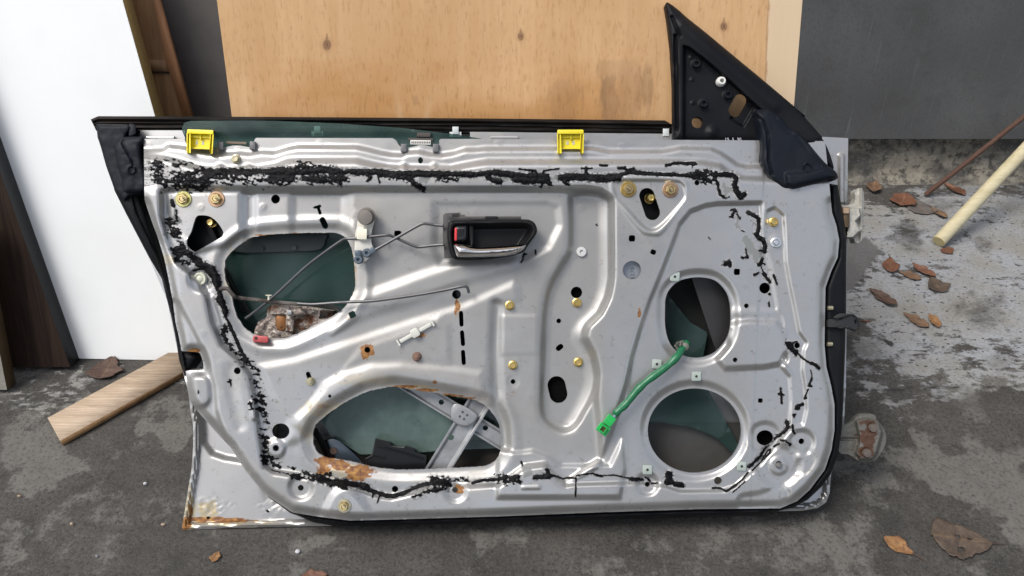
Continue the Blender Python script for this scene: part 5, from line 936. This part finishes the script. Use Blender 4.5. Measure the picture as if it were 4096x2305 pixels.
for (x, y, r, mt, kd, ro) in ((735, 797, 33, GRN, 'nut', .3), (867, 797, 33, GOLD2, 'nut', .1), (2513, 758, 32, GOLD, 'nut', 0), (2681, 760, 32, GOLD2, 'nut', .4),
        (2039, 1222, 20, GOLD, 'flange', .1), (2307, 1211, 20, GOLD, 'flange', .3), (2051, 1461, 19, GOLD, 'flange', .2), (2313, 1449, 20, GOLD, 'flange', .5), (945, 637, 20, PALE, 'flange', .2),
        (3093, 889, 20, GOLD, 'flange', .2), (1244, 1527, 18, PALE, 'small', .1), (1668, 1427, 19, RSTB, 'small', 0), (1378, 2024, 27, PALE, 'nut', .2)):
    bolt(x, y, r, mt, kd, ro)
bolt(3103, 971, 22, SILB, 'washer', name='washer'); bolt(3115, 1862, 13, STEEL, 'small', name='stud')
for x, y, r in ((2598, 795, 17), (853, 892, 14)):
    m = MB(); m.lathe(x, y, -.026, [(r*1.25, 0), (r*1.25, .003), (r, .004), (r, .012), (r*.8, .0135), (r*.5, .013)], 6 if r > 15 else 18); m.lathe(x, y, -.026, [(r*1.3, 0), (r*1.3, .003)], 20)
    m.build('bolt', GOLD, door, ang=30)
m = MB(); m.plate(pill(2588, 783, 2610, 850, 34), -.034, -.04); m.build('slot_backing', DKPL, door)
WN = simple('white_clip_nylon', (.50, .50, .45), .42, var=.06, sc=60, bump=.05)
m = MB(); x, y = 2325, 1008; m.lathe(x, y, hz(x, y, 0), [(21, 0), (21, .003), (19, .0045), (8, .0048), (7, .002), (6, .002)], 26); m.build('grommet', simple('grey_nylon', (.5, .5, .49), .5, .2, .15), door)
PG = simple('pale_green_nylon', (.30, .345, .315), .4, var=.08, bump=.03); DKH = simple('clip_hole', (.02, .02, .02), .8)
for x, y, r in ((2700, 1107, 2), (2628, 1457, 4), (2786, 1506, 0), (2590, 1880, 0), (2967, 1866, 2)):
    h = hz(x, y, 0); m = MB(); m.plate(rect(x, y, 39, 38, r, 6), h+.0028, h-.001, 3); c = m.build('clip_nut', PG, door); m = MB(); m.lathe(x, y, h+.0029, [(5.5, 0), (5, .0003)], 12); m.build('screw_hole', DKH, c)
m = MB(); x, y = 803, 1116; h = hz(x, y, 0); m.lathe(x, y, h, [(27, 0), (27, .003), (24, .005), (18, .005), (16, .0035), (10, .0055), (3, .006)], 26); m.build('plug', simple('aged_plug', (.52, .52, .42), .4, var=.08), door)
# disc with a number seen through the round hole
m = MB(); m.lathe(2528, 1081, -.012, [(44, 0), (44, .001)], 30); disc = m.build('backing_disc', simple('disc_paint', (.30, .32, .35), .35, .6, .08, 60, .05), door)
def text(name, s, x, y, h, size, deg, mat, parent, th=.0004, space=1.0, shear=0):
    c = bpy.data.curves.new(name, 'FONT'); c.body = s; c.size = size*PX; c.align_x = 'CENTER'; c.align_y = 'CENTER'; c.extrude = th; c.space_character = space; c.shear = shear
    o = bpy.data.objects.new(name, c); COL.objects.link(o); dg = bpy.context.evaluated_depsgraph_get(); me = bpy.data.meshes.new_from_object(o.evaluated_get(dg)); bpy.data.objects.remove(o)
    me.materials.clear(); me.materials.append(mat); t = link(name, me, parent); p = dl(x, y, h); t.location = tuple(p); t.rotation_euler = (0, 0, math.radians(deg)); return t
text('number', '5270', 2531, 1094, -.0108, 22, 90, simple('number_ink', (.035, .04, .045), .6), disc, .0002, 1.15)
text('embossed_lettering', 'SUBARU', 1607, 1194, hz(1607, 1190, .0002), 25, 24, simple('emboss_shade', (.30, .30, .30), .4, .6, .1), panel, .0003, 1.15)
text('white_numbers', '15  5  30', 2932, 559, -.0285, 19, 0, simple('white_ink', (.42, .41, .46), .7), sail, .0003)
# yellow clips over the top flange
YEL = simple('yellow_plastic', (.74, .61, .008), .4, var=.08, sc=60, bump=.06, grime=.3, gc=(.35, .27, .03))
for (x, y, tilt) in ((800, 558, 2), (2282, 558, 0)):
    m = MB(); h0 = -.012; a = math.radians(tilt); T = lambda P: [(x+(u-0)*math.cos(a)-v*math.sin(a), y+u*math.sin(a)+v*math.cos(a)) for u, v in P]
    m.plate(T(rect(0, -30, 106, 18, 0, 5)), h0+.012, h0-.018, 3)
    m.plate(T(rect(0, 4, 80, 66)), h0+.003, h0-.001); m.plate(T(rect(0, 36, 82, 6)), h0+.006, h0, 1); m.plate(T(rect(0, -12, 80, 12)), h0+.006, h0, 1); m.plate(T(rect(2, -12, 4, 22)), h0+.008, h0, 1)
    for s in (-1, 1):
        for xx in (52, 41): m.plate(T([(s*xx-2.4, -25), (s*xx+2.4, -25), (s*(xx-(2 if xx > 45 else 4))+2.4, 56), (s*(xx-(2 if xx > 45 else 0))-2.4, 56)]), h0+.011, h0, 1)
        m.plate(T([(s*46-6, -25), (s*46+6, -25), (s*45+5, 50), (s*45, 60), (s*45-5, 50)]), h0+.006, h0, 1)
    cl = m.build('yellow_clip', YEL, door, ang=25); m = MB()
    for dx in (-12, 12): m.plate(T(rect(dx, 14, 8, 15)), h0+.0034, h0+.002)
    m.build('clip_window', simple('clip_window_grey', (.42, .42, .38), .5), cl)
# pale pads behind the top flange, felt holders, brackets
for x, y, w_ in ((1269, 528, 25), (1822, 530, 25), (2664, 538, 25)):
    m = MB(); m.plate(rect(x, y-8, w_, 30), -.052, -.066, 2); m.plate(rect(x, y+8, w_*1.9, 20), -.055, -.066, 2); m.build('glass_guide_clip', simple('pale_grey_clip', (.45, .48, .48), .5, var=.06), door)
GB = simple('grey_bracket', (.13, .13, .135), .5, .3, .2, 80)
for x, y in ((1615, 592), (1743, 592), (882, 584), (1010, 582)):
    m = MB(); m.plate(rect(x, y, 24, 32, 2, 3), -.013, -.022, 3); m.build('felt_bracket', GB, door)
m = MB(); m.plate(rect(1682, 570, 82, 18, 1), -.022, -.03, 1); fl = m.build('felt_holder', simple('cream_felt', (.55, .53, .50), .6, var=.1), door); m = MB()
for i in range(11): m.plate(rect(1648+i*7, 570, 3.4, 8, 1), -.0216, -.023)
m.build('tooth_gap', simple('felt_gap', (.04, .035, .03), .8), fl)
m = MB(); m.plate(rect(1682, 558, 100, 10, 1), -.024, -.034, 2); m.plate(rect(1695, 540, 55, 18, 1), -.026, -.034, 3); m.build('felt_arm', simple('dark_red_felt', (.05, .04, .035), .7), door)
m = MB(); m.plate(rect(945, 572, 80, 10, 2), -.026, -.03, 1); m.build('felt_holder', simple('brown_felt', (.16, .12, .09), .8), door)
for x in (2017, 640): m = MB(); m.plate(rect(x, 550, 110, 12, 0), -.03, -.065, 3); m.build('skin_flange', M_SIL, door)
m = MB(); m.plate(pr(560, 522, 740, 522, 740, 560, 560, 560), -.048, -.056); m.build('skin_lip', M_SIL, door)
m = MB(); m.plate(pr(1880, 528, 2700, 536, 2700, 580, 1880, 580), -.054, -.064); m.build('skin_lip', M_SIL, door)
# white cable clip
m = MB(); c = q(10, 1160, 425)[0]; h = hz(*c, 0); m.plate(rect(*q(10, 1165, 425)[0], 142, 15, -29.5), h+.006, h+.003, 2)
for p in q(10, 945, 555, 1385, 300): m.plate(rect(*p, 8, 26, -29.5), h+.0065, h+.002, 1)
m.plate(rect(*c, 34, 36, -29.5, 8), h+.0095, h, 3); m.build('cable_clip', WN, door)
# green wiring tail with its connector
GW = simple('green_tape', (.008, .115, .045), .38, var=.3, sc=40, bump=.3, bd=.0015)
pts = [(*p, h) for p, h in zip(q(11, 2400, 560, 2340, 640, 2290, 720, 2180, 830, 2050, 930, 1900, 1040, 1780, 1150, 1680, 1270, 1600, 1360, 1500, 1449)+q(15, 1240, 260, 1205, 310), (-.014, -.004, .004, .006, .008, .009, .009, .009, .009, .009, .008, .008))]
P = crv([(a, b) for a, b, _ in pts], 5, False); t_ = np.linspace(0, 1, len(P)); hh = np.interp(t_, np.linspace(0, 1, len(pts)), [p[2] for p in pts])
rr = .0055*(1+.06*np.sin(t_*37)+.05*np.sin(t_*61+1)); rr[-6:] = np.linspace(.0055, .003, 6)
m = MB(); m.tube([(P[i][0], P[i][1], hh[i]) for i in range(len(P))], rr, 10); wire = m.build('wiring_tail', GW, door)
m = MB(); rs = np.random.RandomState(5); e = q(11, 2340, 570)[0]
for i in range(9):
    a, b = rs.uniform(-26, 16, 2), rs.uniform(-16, 20, 2); m.tube([(e[0]+a[0]*.3, e[1]+b[0]*.3, -.010), (e[0]+a[0], e[1]+b[0], -.004+.004*rs.rand()), (e[0]+a[1], e[1]+b[1], -.012)], .0022, 6)
m.lathe(e[0]+8, e[1]+8, -.014, [(18, 0), (19, .005), (16, .010), (8, .012)], 9); m.build('frayed_tape', simple('frayed_grey', (.13, .13, .11), .7, var=.5, sc=90, bump=.4), wire)
GC = simple('green_plastic', (.012, .33, .065), .35, var=.1, sc=60, bump=.05)
a = math.degrees(math.atan2(120, -90))
m = MB(); c1_ = q(15, 1155, 350)[0]; c2_ = q(15, 1088, 440)[0]
m.plate(rect(*c1_, 42, 38, a-90+90, 3), .0165, .003, 2); m.plate(rect(*c2_, 38, 50, a, 3), .013, .002, 2)
for u, v, w_, h_ in ((0, -11, 26, 4), (0, 11, 26, 4), (12, 0, 4, 24), (-12, 0, 4, 24)):
    r_ = math.radians(a); m.plate(rect(c2_[0]+u*math.cos(r_)-v*math.sin(r_), c2_[1]+u*math.sin(r_)+v*math.cos(r_), w_, h_, a), .0175, .012, .6)
con = m.build('connector', GC, wire, ang=25); m = MB(); m.plate(rect(*c2_, 20, 18, a), .0134, .012); m.build('contact_socket', simple('socket_brass', (.10, .085, .03), .5, .4, .5, 200), con)
m = MB(); m.tube([(*q(15, 1215, 295)[0], .009), (*q(15, 1190, 325)[0], .010)], .0028, 8); m.build('wire', simple('blue_wire', (.12, .18, .22), .5), con)
# ------------------------------------------------------------------ hinges and check strap at the right edge
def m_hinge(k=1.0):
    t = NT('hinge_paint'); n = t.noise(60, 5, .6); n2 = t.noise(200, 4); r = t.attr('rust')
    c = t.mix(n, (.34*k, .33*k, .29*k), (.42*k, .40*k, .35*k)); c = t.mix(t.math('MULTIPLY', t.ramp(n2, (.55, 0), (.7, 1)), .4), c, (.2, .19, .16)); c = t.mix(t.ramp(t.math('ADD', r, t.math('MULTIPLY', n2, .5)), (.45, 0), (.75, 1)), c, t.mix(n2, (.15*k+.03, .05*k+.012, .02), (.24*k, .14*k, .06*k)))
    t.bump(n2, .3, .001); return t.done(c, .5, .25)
HM = m_hinge()
HU = q(18, 195, 935, 280, 930, 335, 910, 355, 860, 345, 780, 385, 735, 430, 730, 450, 790, 455, 900, 448, 1040, 440, 1230, 425, 1340, 390, 1370, 350, 1365, 330, 1310, 240, 1312, 262, 1180, 255, 1000, 195, 970)
def h_hu(x, y):
    u = (x-3300)/.34483; v = (y-500)/.34483
    return -.052+.016*sm(.5-sdp(q(18, 245, 965, 400, 965, 412, 1060, 360, 1120, 412, 1230, 330, 1310, 240, 1312, 262, 1180), x, y)/9)+.005*sm(1-np.abs(x-3445)/12)+.002*(fbm(x/20, y/20, 4, 3)-.5)
z0 = lambda x, y: x*0
field('hinge', lambda x, y: sdp(HU, x, y), h_hu, (3360, 744, 3464, 980), 3, HM, door, .016, {'rust': z0})
m = MB(); m.tube([(*q(18, 222, 960)[0], -.036), (*q(18, 222, 1190)[0], -.036)], .0075, 12); m.build('hinge_pin', simple('pin_bronze', (.09, .06, .03), .5, .4, .3), door)
m = MB(); m.tube([(*q(18, 222, 965)[0], -.033), (*q(18, 222, 1030)[0], -.033)], .008, 6); m.build('pin_head', GOLD2, door)
HL = crv(q(20, 150, 400, 300, 420, 480, 330, 600, 200, 740, 160, 1000, 175, 1050, 240, 1050, 290, 1150, 380, 1270, 600, 1290, 850, 1180, 1080, 1010, 1290, 690, 1310, 560, 1240, 380, 1130, 150, 1060), 3)
def h_hl(x, y):
    h = -.066+.012*sm(.5-sdp(q(20, 560, 330, 760, 260, 1100, 320, 1200, 600, 1080, 1080, 960, 1260, 660, 1260, 560, 1100, 640, 850, 640, 700), x, y)/14)-.004*sm(1-np.abs(y-1757)/9)*sm((3440-x)/20)
    for bx, by in q(20, 960, 490, 810, 1095): h = h-.004*sm(1.25-np.hypot(x-bx, y-by)/21)
    return h+.002*(fbm(x/16, y/16, 3, 3)-.5)
low = field('hinge', lambda x, y: sdp(HL, x, y), h_hl, (3348, 1648, 3552, 1856), 3, m_hinge(.30), door, .008, {'rust': lambda x, y: blotch([(3462, 1750, 40, 30, .8, 1), (3490, 1720, 26, 40, .8, 2), (3460, 1810, 46, 30, .9, 3), (3470, 1770, 30, 40, .7, 4), (3470, 1690, 40, 16, .5, 5)], x, y)})  # lower hinge colour darkened for its dirt and for the shadow it lies in
HBM = simple('grey_rust_bolt', (.12, .10, .085), .7, .4, .35, 150, .6, .0015)
for (bx, by) in q(20, 960, 490, 810, 1095): m = MB(); m.lathe(bx, by, -.057, [(19, 0), (19, .003), (16, .006), (6, .0065)], 18); m.build('hinge_bolt', HBM, low)
m = MB(); CK = q(19, 380, 600, 520, 560, 1000, 590, 1250, 440, 1400, 330, 1600, 320, 1700, 370, 1850, 560, 1930, 750, 1940, 870, 1880, 970, 1800, 1080, 1700, 1150, 1600, 1150, 1280, 980, 1150, 940, 800, 960, 380, 950)
CKM = simple('check_strap_black', (.020, .020, .020), .35, .3, .3, 90, .2, .001, .4, (.05, .048, .04))
cp = [p for p in CK]; f = lambda x, y: -.006+.008*sm(.5-np.abs(sdp(cp, x, y)+4)/5)*sm((x-3385)/8)
ck = field('check_strap', lambda x, y: np.maximum(sdp(cp, x, y), -sdp(ell(*q(19, 1700, 690)[0], 5, 10, 16, -.3), x, y)), f, (3305, 1252, 3446, 1330), 2.5, CKM, door, .006)
m = MB(); m.plate(crv(q(19, 650, 500, 750, 400, 950, 300, 1150, 290, 1280, 340, 1300, 400, 1150, 470, 850, 550, 700, 530), 3), -.000, -.014, 2); m.plate(crv(q(19, 850, 960, 1050, 920, 1240, 920, 1100, 1000, 950, 1010), 3), -.002, -.010, 1); m.build('strap_roller', CKM, ck)
for p in q(12, 2000, 105, 1995, 570): m = MB(); m.tube([(p[0]-10, p[1], -.012), (p[0]+9, p[1], -.012)], .0032, 8); m.build('stop_screw', PALE, door)
